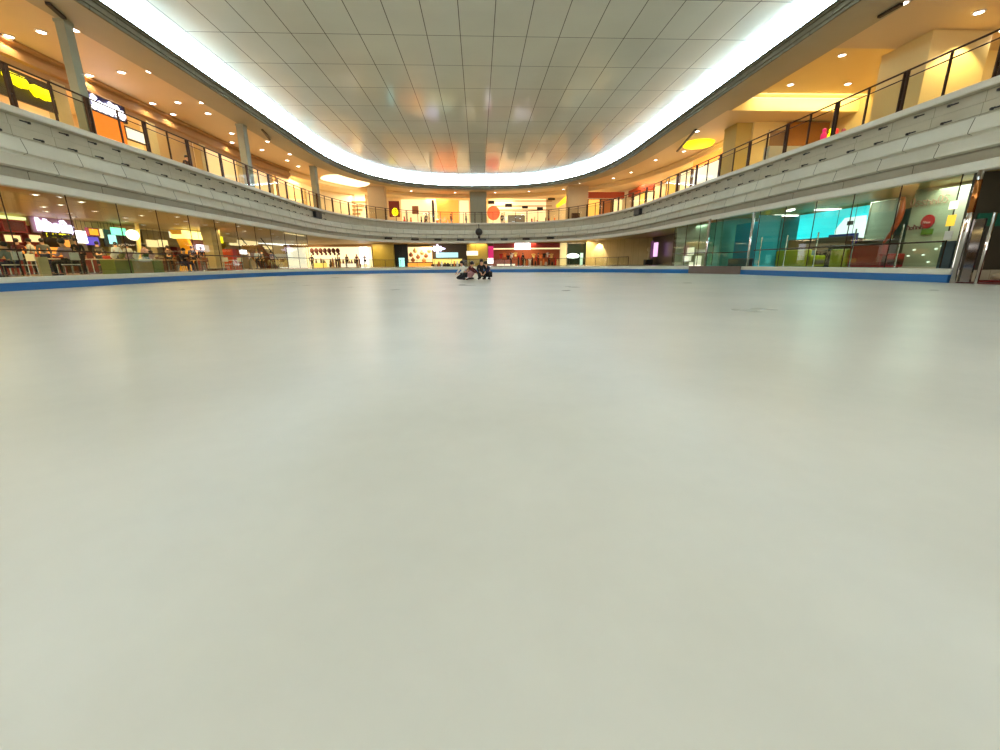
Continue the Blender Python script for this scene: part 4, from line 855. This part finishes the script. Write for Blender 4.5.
for k in range(8):
    a = k*PI/4; tube(b, [(0, 0, 0), (1.05*math.cos(a)*(1 if k % 2 == 0 else .7), 0, .6*math.sin(a)*(1 if k % 2 == 0 else .7))], [.3, .08], 6)
blob(b, (0, 0, 0), (.5, .12, .34)); link('rays', b, LILAC_E, r, True)
boardY('shop_sign', 'wide pale blue lit sign board right of the starburst', 'sign', (436, 252.5, 458, 257.5), 60.8, E('pale_blue_board', (170, 222, 226), 1.0), .15)
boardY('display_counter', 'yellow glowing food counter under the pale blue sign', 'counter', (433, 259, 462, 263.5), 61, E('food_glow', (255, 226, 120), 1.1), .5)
boardY('service_bar', 'dark counter front below the glowing food counter', 'counter', (431, 264, 463, 269), 60.1, mat('dark_counter', (70, 56, 34), .5), .5)
boardY('wood_column', 'olive wood-clad column behind the crouching people', 'column', (467, 241, 488, 269), 61.8, OLIVE, 1.0)
boardY('shop_sign', 'small white lit arrow-like sign on the olive column', 'sign', (466.5, 251, 478, 255.5), 61.2, SOFTW_E, .1)
bn = boardY('banner', 'magenta and white upright banner right of the olive column', 'banner', (488.3, 246, 493.5, 258), 60.5, PINK_E, .1)
bf = link('banner_foot', bx(-.45, .3, 0, .1, -.75, -.04), WHITE_E, bn[0])
boardY('shop_fascia', 'dark red fascia of the far shop with the white sign', 'fascia', (494, 241, 560.5, 247.5), 61.2, mat('crimson_fascia', (130, 26, 18), .45), .4)
boardY('shop_sign', 'bright white square lit sign on the dark red fascia', 'sign', (515, 240, 530.5, 249.5), 60.7, WHITE_E, .3)
boardY('shop_trim', 'thin cream lit strip under the dark red fascia', 'strip light', (492, 248, 560, 249.3), 61.1, CREAM_E, .3)
boardY('shop_backdrop', 'warm red-brown back wall of the far red shop', 'wall', (489, 250, 560.5, 269), 64.2, mat('red_shop_back', (176, 92, 52), .6, var=.2), .1)
rn = random.Random(4)
for k in range(16):
    px = 501+k*3.6; py = 254+rn.random()*9; X, z = on_y(px, py, 62.6); c = [('red', (190, 40, 30)), ('orange', (236, 130, 60)), ('black', (30, 24, 24)), ('white', (236, 226, 214)), ('cream', (232, 200, 120))][k % 5]
    b = bmesh.new(); box(b, X-.17, X+.17, 62.5, 62.6, z-.3, z+.3, .04); box(b, X-.27, X+.27, 62.5, 62.6, z+.1, z+.3, .04); tube(b, [(X, 62.55, z+.3), (X, 62.55, z+.42)], .02, 6)
    tag(link('hanging_shirt', b, mat('garment_'+c[0], c[1], .7, emit=0)), '%s shirt hanging in the far red shop' % c[0], 'shirt', '%s shirts in the far red shop' % c[0])
boardY('display_table', 'white low display table at the left of the red shop', 'table', (497, 264, 515, 269), 60, SOFTW_E, .5)
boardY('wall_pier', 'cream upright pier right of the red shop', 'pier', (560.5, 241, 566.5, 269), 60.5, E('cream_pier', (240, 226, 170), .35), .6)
boardY('glass_door', 'dark green-tinted glass door with white glows inside', 'door', (567, 241, 586, 269), 60.5, mat('dark_green_glass', (40, 50, 40), .1), .1, frame=STEEL)
X, z = on_y(573, 256, 60.2); b = bmesh.new(); blob(b, (X, 60.2, z), (.9, .08, .35)); tag(link('lit_glow', b, E('white_glow', (226, 250, 240), 1.8), smooth=True), 'glowing white oval light behind the dark glass door', 'light')
boardY('door_light', 'slim pale aqua light at the right of the dark glass door', 'light', (580, 253, 583, 266), 60.3, E('soft_aqua', (160, 200, 190), .8), .05)
# curved beige wall to the right with its spotlight
def wall_seg(name, p, q, z0, z1, m, th=.25):
    p, q = Vector(p), Vector(q); t = (q-p).normalized(); n = Vector((-t.y, t.x))*th; b = bmesh.new()
    vs = [b.verts.new((v.x, v.y, z)) for z in (z0, z1) for v in (p, q, q+n, p+n)]
    for f in ((3, 2, 1, 0), (4, 5, 6, 7), (0, 1, 5, 4), (1, 2, 6, 5), (2, 3, 7, 6), (3, 0, 4, 7)): b.faces.new([vs[i] for i in f])
    return link(name, b, m)
xa, _ = on_y(586, 255, 59); xb, _ = on_y(651, 255, 51.5)
o = wall_seg('wall_right', (xa, 59), (xb, 51.5), .4, 3.52, joint_mat('beige_stone_wall', (206, 184, 130), 1.2, .8, (0, 0, 0), (176, 152, 100), offset=.0, mort=.012, uv=False)); o['kind'] = 'structure'
X, _ = on_y(598, 255, 57.5); downlight(X-.5, 56.6, 3.5, 'bright downlight washing the beige wall at the far right', None, 0)
lamp('SPOT', (X-.3, 57.0, 3.4), 260, (255, 240, 200), .08, rot=(math.radians(18), 0, math.radians(-40)), spot=1.5, blend=.3)
xc, _ = on_y(676, 250, 43.5)
o = wall_seg('wall_right', (xb, 51.4), (xc, 43.5), .4, 3.52, mat('black_shopfront', (34, 22, 30), .3)); o['kind'] = 'structure'
X, z = on_y(657, 250, 48); wall = wall_seg('wall_poster', (on_y(656.5, 250, 48.5)[0]-.35, 48.5), (on_y(660.5, 250, 47.3)[0]-.35, 47.3), 1.3, 2.8, E('poster_pinkwhite', (244, 190, 240), 1.0), .05); tag(wall, 'glowing pink-white upright poster on the black shopfront', 'poster')
wall = wall_seg('wall_poster', (on_y(653.5, 250, 49.3)[0]-.35, 49.3), (on_y(656.3, 250, 48.6)[0]-.35, 48.6), 1.2, 3.0, mat('poster_purple', (120, 50, 130), .5, emit=.2), .05); tag(wall, 'dim purple poster at the left of the black shopfront', 'poster')
X, z = on_y(647.5, 262, 50.5); b = bmesh.new(); box(b, X-.5, X+.4, 49.9, 50.5, .41, 1.0, .04); tag(link('low_bench', b, BLACK), 'low black bench in front of the beige wall', 'bench')
b = bmesh.new(); tube(b, [(X, 50.2, 1.0), (X, 50.2, 1.9)], .12, 8); blob(b, (X, 50.2, 2.15), (.3, .25, .3)); tag(link('floor_vase', b, mat('vase_cream', (236, 222, 170), .5), smooth=True), 'cream vase standing on the low black bench', 'vase')
rn = random.Random(12)
for k in range(18):
    px = 314+k*2.6+rn.random(); h = .5+rn.random()*.9; X, _ = on_y(px, 262, 61.5)
    c = (('dark brown', (70, 38, 24)), ('tan', (176, 120, 66)), ('maroon', (96, 30, 26)))[k % 3]; b = bmesh.new(); z0 = .4
    lathe(b, [(.12, 0), (.16, h*.3), (.13, h*.75), (.07, h*.85), (.08, h)], (X, 61.5+rn.random(), z0), 10)
    tag(link('shop_jar', b, mat('jar_'+c[0].replace(' ', '_'), c[1], .5), smooth=True), '%s tall jar standing on the floor of the bright shop' % c[0], 'jar', '%s jars in the bright shop' % c[0])
def goods(rn, px0, px1, Y, z0, n, cols, place, hmin=.4, hmax=1.3):
    for k in range(n):
        px = px0+(px1-px0)*(k+.5)/n; X, _ = on_y(px, 262, Y); h = hmin+rn.random()*(hmax-hmin); w = .09+rn.random()*.07; yy = Y+rn.random()*.5-.25; cn, cc = cols[k % len(cols)]
        b = bmesh.new(); box(b, X-w, X+w, yy-.12, yy+.12, z0, z0+h*.7, .03); box(b, X-w*.7, X+w*.7, yy-.09, yy+.09, z0+h*.7, z0+h, .03); bmesh.ops.remove_doubles(b, verts=b.verts, dist=.001)
        tag(link('merchandise_stand', b, mat('goods_'+cn.replace(' ', '_'), cc, .5)), '%s merchandise stand %s' % (cn, place), 'stand', '%s stands %s' % (cn, place))
rn = random.Random(77)
GC = (('black', (26, 22, 22)), ('red', (196, 40, 28)), ('cream', (240, 220, 170)), ('orange', (240, 130, 50)), ('white', (238, 234, 226)), ('dark brown', (70, 40, 24)))
goods(rn, 517, 559, 60.2, .4, 15, GC, 'on the floor of the far red shop')
goods(rn, 434, 462, 59.3, .4, 9, GC[2:]+GC[:1], 'before the food counter at the far end', .3, .7)
goods(rn, 402, 432, 64.0, 5.765, 9, GC, 'in the pale shop on the far gallery', .5, 1.6)
goods(rn, 437, 458, 64.2, 5.765, 6, GC[1:], 'before the orange panel on the far gallery', .5, 1.4)
goods(rn, 527, 555, 64.6, 5.765, 10, GC, 'in the wide bright shop on the far gallery', .5, 1.5)
goods(rn, 334, 364, 60.6, 5.765, 9, GC[:2]+GC[5:], 'in the far left shop of the gallery', .6, 1.6)
# glass balustrade with dark handrail round the far edge
r = empty('rinkside_railing', (0, 0, .4), 'low glass railing with dark handrail round the far lower floor', 'railing')
s0, s1 = s_left(41), s_right(43.5)
n = int((s1-s0)/.8); P = []
for i in range(n+1): p, _ = along(s0+(s1-s0)*i/n, -.1); P.append((p.x, p.y, .86))
link('handrail', tube(bmesh.new(), P, .028, 6), DARKMET, r, True)
np_ = 22
for k in range(np_+1):
    p, nn = along(s0+(s1-s0)*k/np_, -.1); link('post', tube(bmesh.new(), [(p.x, p.y, 0), (p.x, p.y, .86)], .03, 6), DARKMET, r)
    if k < np_:
        b = bmesh.new(); q = [along(s0+(s1-s0)*(k+f/3)/np_, -.1)[0] for f in range(4)]
        for u, v in zip(q, q[1:]): b.faces.new([b.verts.new(c) for c in ((u.x, u.y, .05), (v.x, v.y, .05), (v.x, v.y, .82), (u.x, u.y, .82))])
        link('glass_panel', b, RAILGL, r)
# ------------------------------------------------------------------ full-height glass on the sides
def glass_wall(side, y0, y1, step, gm, lab, mull, ztop=3.38, tall_posts=None):
    X = (-15.56 if side == 'left' else 15.56)
    r = empty('glass_barrier', (X, y0, .45), lab, 'glass wall')
    n = max(1, round((y1-y0)/step)); st = (y1-y0)/n
    for k in range(n):
        bb = bmesh.new(); bb.faces.new([bb.verts.new(c) for c in ((0, k*st+.012, .06), (0, (k+1)*st-.012, .06), (0, (k+1)*st-.012, ztop-.45), (0, k*st+.012, ztop-.45))])
        link('glass_panel', bb, gm, r)
    for k in range(n+1):
        link('mullion', bx(-.02, .02, k*st-.006, k*st+.006, .02, ztop-.45), mull, r)
    sx = -1 if side == 'left' else 1
    link('handrail', tube(bmesh.new(), [(-.08*sx, 0, .88), (-.08*sx, y1-y0, .88)], .028, 8), DARKMET, r)
    return r, n, st
glass_wall('left', 4, 41, 2.3, GLASS, 'tall frameless glass wall with dark handrail along the left of the rink', DARKMET)
rr, n, st = glass_wall('right', 13.9, 23.9, 1.85, GLASSG, 'tall glass wall on the right, before the lounge with lime seats', DARKMET)
for k in range(n+1): link('steel_post', tube(bmesh.new(), [(.1, k*st-.3, .02), (.1, k*st-.3, 1.55)], .03, 8), CHROME, rr)
glass_wall('right', 28.3, 34.3, 2.0, GLASSG, 'tall greenish glass wall on the right, left of the teal booth', DARKMET)
# ------------------------------------------------------------------ teal booth at the right
r = empty('rink_booth', (15.4, 24.2, .01), 'teal glass booth with chrome posts on the right edge of the ice', 'booth')
link('post', tube(bmesh.new(), [(0, 0, 0), (0, 0, 3.37)], .07, 12), CHROME, r, True)
link('post', tube(bmesh.new(), [(-.5, 3.7, 0), (-.5, 3.7, 3.37)], .09, 12), CHROME, r, True)
b = bmesh.new()
P = [(0.0, 0.1), (-.5, 3.6)]
b.faces.new([b.verts.new(c) for c in ((0, .1, .02), (-.5, 3.6, .02), (-.5, 3.6, 3.1), (0, .1, 3.1))]); link('glass_panel', b, glass_mat('teal_glass', (140, 226, 230), .07), r)
b = bmesh.new(); vs = [b.verts.new(c) for c in ((-.45, -.1, .0), (-1.9, 3.05, .0), (-1.9, 3.05, .45), (-.45, -.1, .45), (-.39, -.08, .0), (-1.84, 3.07, .0), (-1.84, 3.07, .45), (-.39, -.08, .45))]
for f in ((0, 1, 2, 3), (7, 6, 5, 4), (0, 4, 5, 1), (3, 2, 6, 7), (1, 5, 6, 2), (0, 3, 7, 4)): b.faces.new([vs[i] for i in f])
bmesh.ops.recalc_face_normals(b, faces=b.faces); link('kick_panel', b, mat('grey_pink_panel', (112, 96, 86), .4, var=.15), r)
link('handrail', tube(bmesh.new(), [(0, .1, 1.25), (-.5, 3.6, 1.25)], .025, 6), DARKMET, r)
link('back_panel', bx(1.6, 1.7, -.1, 4.2, .4, 3.05), TEAL, r); link('side_panel', bx(.35, 1.6, -.02, .06, .4, 3.2), mat('light_teal_panel', (60, 190, 214), .4), r)
link('floor_panel', bx(.1, 1.6, .1, 4.0, .405, .43), mat('grey_brown_floor', (110, 90, 80), .5), r)
b = bmesh.new(); box(b, .7, 1.4, 1.2, 3.2, .43, .9, .06); link('bench', b, mat('booth_bench', (120, 84, 76), .6), r)
# ------------------------------------------------------------------ lounge behind the right glass
struct('wall_right', bx(20.2, 20.4, 24.2, 40, .4, 3.5), TEAL)
struct('wall_right', bx(17.0, 17.2, 29.2, 37.0, .4, 3.5), mat('pale_green_grey_wall', (178, 188, 164), .4, var=.1))
struct('wall_right', bx(16.4, 20.3, 28.9, 29.1, .4, 3.5), mat('grey_green_glass_wall', (150, 160, 130), .4, var=.08))
BX_('projection_screen', 'large bright cyan screen with a white corner behind the right glass', 'screen', (799, 207, 869, 239), 19.6, CYAN_E, .1)
b = bmesh.new(); P = [on_x(835, 230, 19.5), on_x(845, 218, 19.5), on_x(866, 215, 19.5), on_x(866, 238, 19.5), on_x(834, 236, 19.5)]
vs = [b.verts.new((x, y, z)) for x in (19.5, 19.56) for y, z in P]; m_ = len(P)
b.faces.new(vs[:m_]); b.faces.new(vs[m_:][::-1])
for k in range(m_): b.faces.new((vs[k], vs[(k+1) % m_], vs[m_+(k+1) % m_], vs[m_+k]))
tag(link('white_graphic', b, E('graphic_white', (236, 248, 252), 1.1)), 'white slanted graphic at the right end of the cyan screen', 'sign')
BX_('black_emblem', 'small black bow-tie emblem on the white slanted graphic', 'emblem', (847, 221, 852.5, 225), 19.4, BLACK, .05)
BX_('dark_blue_panel', 'dark blue glossy shape below the cyan screen', 'panel', (828, 234, 856, 244), 19.3, mat('royal_blue', (20, 30, 120), .3), .1)
BX_('dark_shelf', 'long dark shelf unit with small items under the cyan screen', 'shelf', (788, 238, 846, 250), 19.0, mat('dark_shelf_wood', (60, 46, 26), .5, var=.2), .3)
def sofa(name, px0, px1, X, h, m, label, z0=.4):
    ya, _ = on_x(px0, 256, X); yb, _ = on_x(px1, 256, X); y0, y1 = min(ya, yb), max(ya, yb); r = empty(name, (X, (y0+y1)/2, z0), label, 'sofa'); w = (y1-y0)/2
    link('seat', bx(-.05, .75, -w, w, .1, .42, .05), m, r); link('backrest', bx(-.3, -.02, -w, w, .05, h, .06), m, r)
    for s in (-1, 1): link('armrest', bx(-.3, .75, s*w-.12 if s > 0 else -w, w if s > 0 else -w+.12, .05, .6, .05), m, r)
    for sx in (-.2, .65):
        for s in (-1, 1): link('foot', tube(bmesh.new(), [(sx, s*(w-.15), 0), (sx, s*(w-.15), .12)], .03, 8), STEEL, r)
    return r
sofa('lounge_sofa', 775, 812, 17.3, .9, LIME, 'lime green lounge sofa, the wide one, right of the teal booth')
sofa('lounge_sofa', 836, 853, 17.1, .85, LIME, 'lime green lounge seat beside the red sofa, the narrow one')
sofa('lounge_sofa', 855, 888, 17.0, 1.0, RED, 'red curved lounge sofa behind the right glass')
BX_('low_table', 'black low table between the two lime seats', 'table', (815, 250, 834, 266), 18.4, BLACK, .6)
BX_('information_board', 'grey blank board behind the red sofa', 'board', (868, 199, 897, 240), 18.6, mat('grey_board', (160, 164, 150), .4), .08, frame=STEEL)
# orange-red curved stripe sculpture
b = bmesh.new(); pts = []
for k in range(11):
    t = k/10; px = 903-12*t-8*t*t+4*math.sin(t*PI); py = 192+52*t; y, z = on_x(px, py, 17.7); pts.append((17.7, y, min(z, 3.25)))
tube(b, pts, [.05, .08, .10, .11, .12, .12, .11, .1, .09, .07, .04], 8); tag(link('curved_sculpture', b, mat('orange_red', (196, 76, 30), .4), smooth=True), 'tall curved orange-red stripe rising behind the red sofa', 'sculpture')
struct('wall_right', bx(18.0, 18.15, 13.9, 17.75, .4, 3.5), mat('pale_beige_panel', (196, 188, 160), .5, var=.08))
def disc(X, px, py, r, m, name, label):
    y, z = on_x(px, py, X); b = bmesh.new(); lathe(b, [(r, 0), (r, .03)], n=24); bmesh.ops.rotate(b, verts=b.verts, matrix=Matrix.Rotation(-PI/2, 3, 'Y')); o = link(name, b, m); o.location = (X, y, z); tag(o, label, 'sign'); return o
o = disc(17.96, 928, 221.5, .26, mat('sign_red', (206, 30, 34), .4), 'round_sign', 'round red sign with pale centre on the beige wall at right')
b = script(.3, .1, 9, .011); q = link('lettering', b, mat('sign_lettering_pale', (240, 180, 170), .4), o); q.rotation_euler = (0, 0, -PI/2); q.location = (-.05, 0, -.08)
BX_('green_label', 'small olive green label under the round red sign', 'sign', (921, 229, 932, 234.5), 17.95, mat('label_green', (110, 140, 30), .5), .048)
o = link('wall_lettering', script(1.5, .34, 21, .018), mat('faded_red_letters', (196, 140, 120), .5)); y, z = on_x(930, 198, 17.93); o.location = (17.93, y, z-.25); o.rotation_euler = (0, -.0, -PI/2); tag(o, 'faded red lettering high on the beige wall at right', 'lettering')
o = link('wall_lettering', script(.7, .2, 23, .02), mat('faded_dark_letters', (130, 60, 60), .5)); y, z = on_x(915, 227, 17.93); o.location = (17.93, y, z-.1); o.rotation_euler = (0, -.0, -PI/2); tag(o, 'small dark red scribble left of the round red sign', 'lettering')
rn = random.Random(2)
for k, (px, py) in enumerate(((908, 256), (914, 250), (923, 255), (936, 249), (928, 262), (942, 246))):
    y, z = on_x(px, py, 17.9); b = bmesh.new(); blob(b, (17.9, y, z), (.04, .06, .035)); tag(link('ceiling_reflection_light' if False else 'painted_reflection', b, E('reflection_glow', (240, 240, 230), 1.2), smooth=True), 'small glowing spot painting a ceiling light reflection on the beige wall', 'light', 'painted light reflections on the beige wall')  # each glowing blob stands in for the reflection of a ceiling light
# chrome gate pillar, posters, entrance side
r = empty('gate_pillar', (15.4, 13.25, .0), 'tall polished chrome pillar at the right end of the curb', 'pillar')
link('front_tube', tube(bmesh.new(), [(0, 0, 0), (0, 0, 3.37)], .075, 16), CHROME, r, True); link('rear_tube', tube(bmesh.new(), [(.15, -.55, 0), (.15, -.55, 2.1)], .05, 16), CHROME, r, True)
link('infill', bx(.06, .12, -.42, -.08, .05, 1.95), mat('dark_mirror', (130, 124, 124), .06, 1), r); link('copper_sleeve', tube(bmesh.new(), [(0, 0, 2.15), (0, 0, 3.1)], .085, 16), mat('copper', (190, 120, 60), .2, .9), r, True)
for k, (y0, y1, m, lab) in enumerate(((201, 209, SOFTW_E, 'white notice on the glass beside the chrome pillar, topmost'), (215, 226, E('notice_amber', (240, 200, 60), .7), 'white and amber notice on the glass beside the chrome pillar'), (231, 240, mat('notice_grey', (200, 196, 186), .5), 'small grey notice below the amber one by the pillar'))):
    BX_('notice', lab, 'notice', (949-k*2.5, y0, 958-k*3, y1), 15.5, m, .02)
BX_('upright_case', 'slate blue upright case behind the glass left of the chrome pillar', 'case', (939, 241, 952, 268), 16.0, mat('slate_case', (64, 80, 92), .3), .4)
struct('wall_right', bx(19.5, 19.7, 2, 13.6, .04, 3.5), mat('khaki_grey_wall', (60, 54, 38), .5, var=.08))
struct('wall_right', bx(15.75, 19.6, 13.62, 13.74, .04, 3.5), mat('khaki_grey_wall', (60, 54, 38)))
boardY('green_banner', 'dark green banner high on the wall at the right picture edge', 'banner', (978, 213, 1012, 226), 13.56, mat('banner_green', (20, 90, 66), .5), .058)
struct('trim_14', bx(17.4, 17.6, 2, 13.6, 2.75, 2.95), TAN)
for k in range(5):
    y = 13.1-k*.95; r = put(CH, 'red', (17.6, y, .05), -PI/2, 'red chair in the row at the right edge, %s' % ('farthest, beside the chrome pillar', 'second farthest', 'middle one', 'second nearest', 'nearest one')[k], 'red chairs by the entrance')
b = bmesh.new()
tube(b, [(16.4, 12.0, .2), (16.4, 12.35, .26), (16.4, 12.7, .24), (16.4, 13.0, .2)], [.08, .14, .13, .07], 10); tag(link('rolled_towel', b, mat('cream_towel', (226, 206, 170), .8), smooth=True), 'cream rolled cloth lying on the red floor at the right edge', 'towel')
tag(link('floor_bench', bx(16.0, 16.8, 10.5, 13.1, .04, .1), DKRED), 'low dark red mat board under the cream cloth', 'mat')
# ceiling strip lights in the right lounge and notices on the greenish glass
for (p, q, lab) in (((774, 217), (797, 217), 'white strip light in the lounge ceiling, left one'), ((815, 211.5), (840, 211), 'white strip light in the lounge ceiling, right one'), ((788, 212.5), (793, 211), 'small bright lamp between the lounge strip lights')):
    a = Vector(on_z(*p, 3.4)); c = Vector(on_z(*q, 3.4)); t = (c-a).normalized(); n = Vector((-t.y, t.x))*.1; b = bmesh.new()
    vs = [b.verts.new((v.x, v.y, z)) for z in (3.44, 3.518) for v in (a-n, c-n, c+n, a+n)]
    for f in ((0, 1, 2, 3), (7, 6, 5, 4), (0, 4, 5, 1), (1, 5, 6, 2), (2, 6, 7, 3), (3, 7, 4, 0)): b.faces.new([vs[i] for i in f])
    tag(link('strip_light', b, WHITE_E), lab, 'light')
for k, (rect, lab) in enumerate((((687, 247.5, 694, 255), 'white paper notice on the greenish glass, topmost'), ((684, 256, 691, 261), 'white paper notice on the greenish glass, lower left'), ((695, 256, 701, 266), 'white paper notice on the greenish glass, lower right'), ((689, 262, 693, 266), 'small white paper notice on the greenish glass, lowest'))):
    BX_('paper_notice', lab, 'notice', rect, 15.75, SOFTW_E, .02)
# ------------------------------------------------------------------ lights
def side_lamps(z, d, ys, power, col, size, side=(-1, 1), sy=None):
    for y in ys:
        for s in side:
            p = along(s_left(y) if s < 0 else s_right(y), d)[0]; lamp('AREA', (p.x, p.y, z), power, col, size, sy=sy)
WARM = (255, 232, 185); WARM2 = (255, 234, 192)
side_lamps(9.75, 6.8, (12, 20, 28, 36), 95, WARM, 2.5, (-1,))                # upper shops left
for k in range(9):
    s = s_left(42)+(s_right(36)-s_left(42))*k/8; p, _ = along(s, 6.3); lamp('AREA', (p.x, p.y, 9.7), 125, WARM2, 3)
lamp('AREA', (21.5, 29.2, 10.85), 50, (255, 240, 190), 7, rot=(math.radians(65), 0, 0), sy=.3)
for y in (24.5, 28): lamp('AREA', (22.5, y, 10.8), 48, (255, 226, 170), 3)
side_lamps(3.4, 5, (12, 18, 24, 30, 36, 42), 85, (255, 222, 155), 2.2, (-1,))
for X in (-22, -14, -7, 0, 7, 14): lamp('AREA', (X, 61.8 if abs(X) < 10 else 58.5, 3.4), 90, (255, 226, 175), 2.2)
for y in (16, 21, 26, 33, 38): lamp('AREA', (17.6, y, 3.4), 40, (220, 245, 235), 1.6)
lamp('AREA', (17.6, 9, 3.4), 6, (255, 230, 190), 1.6)
w = bpy.data.worlds.new('world'); sc.world = w; w.use_nodes = True; bg = w.node_tree.nodes['Background']; bg.inputs[0].default_value = (.9, .89, .84, 1); bg.inputs[1].default_value = 1.35
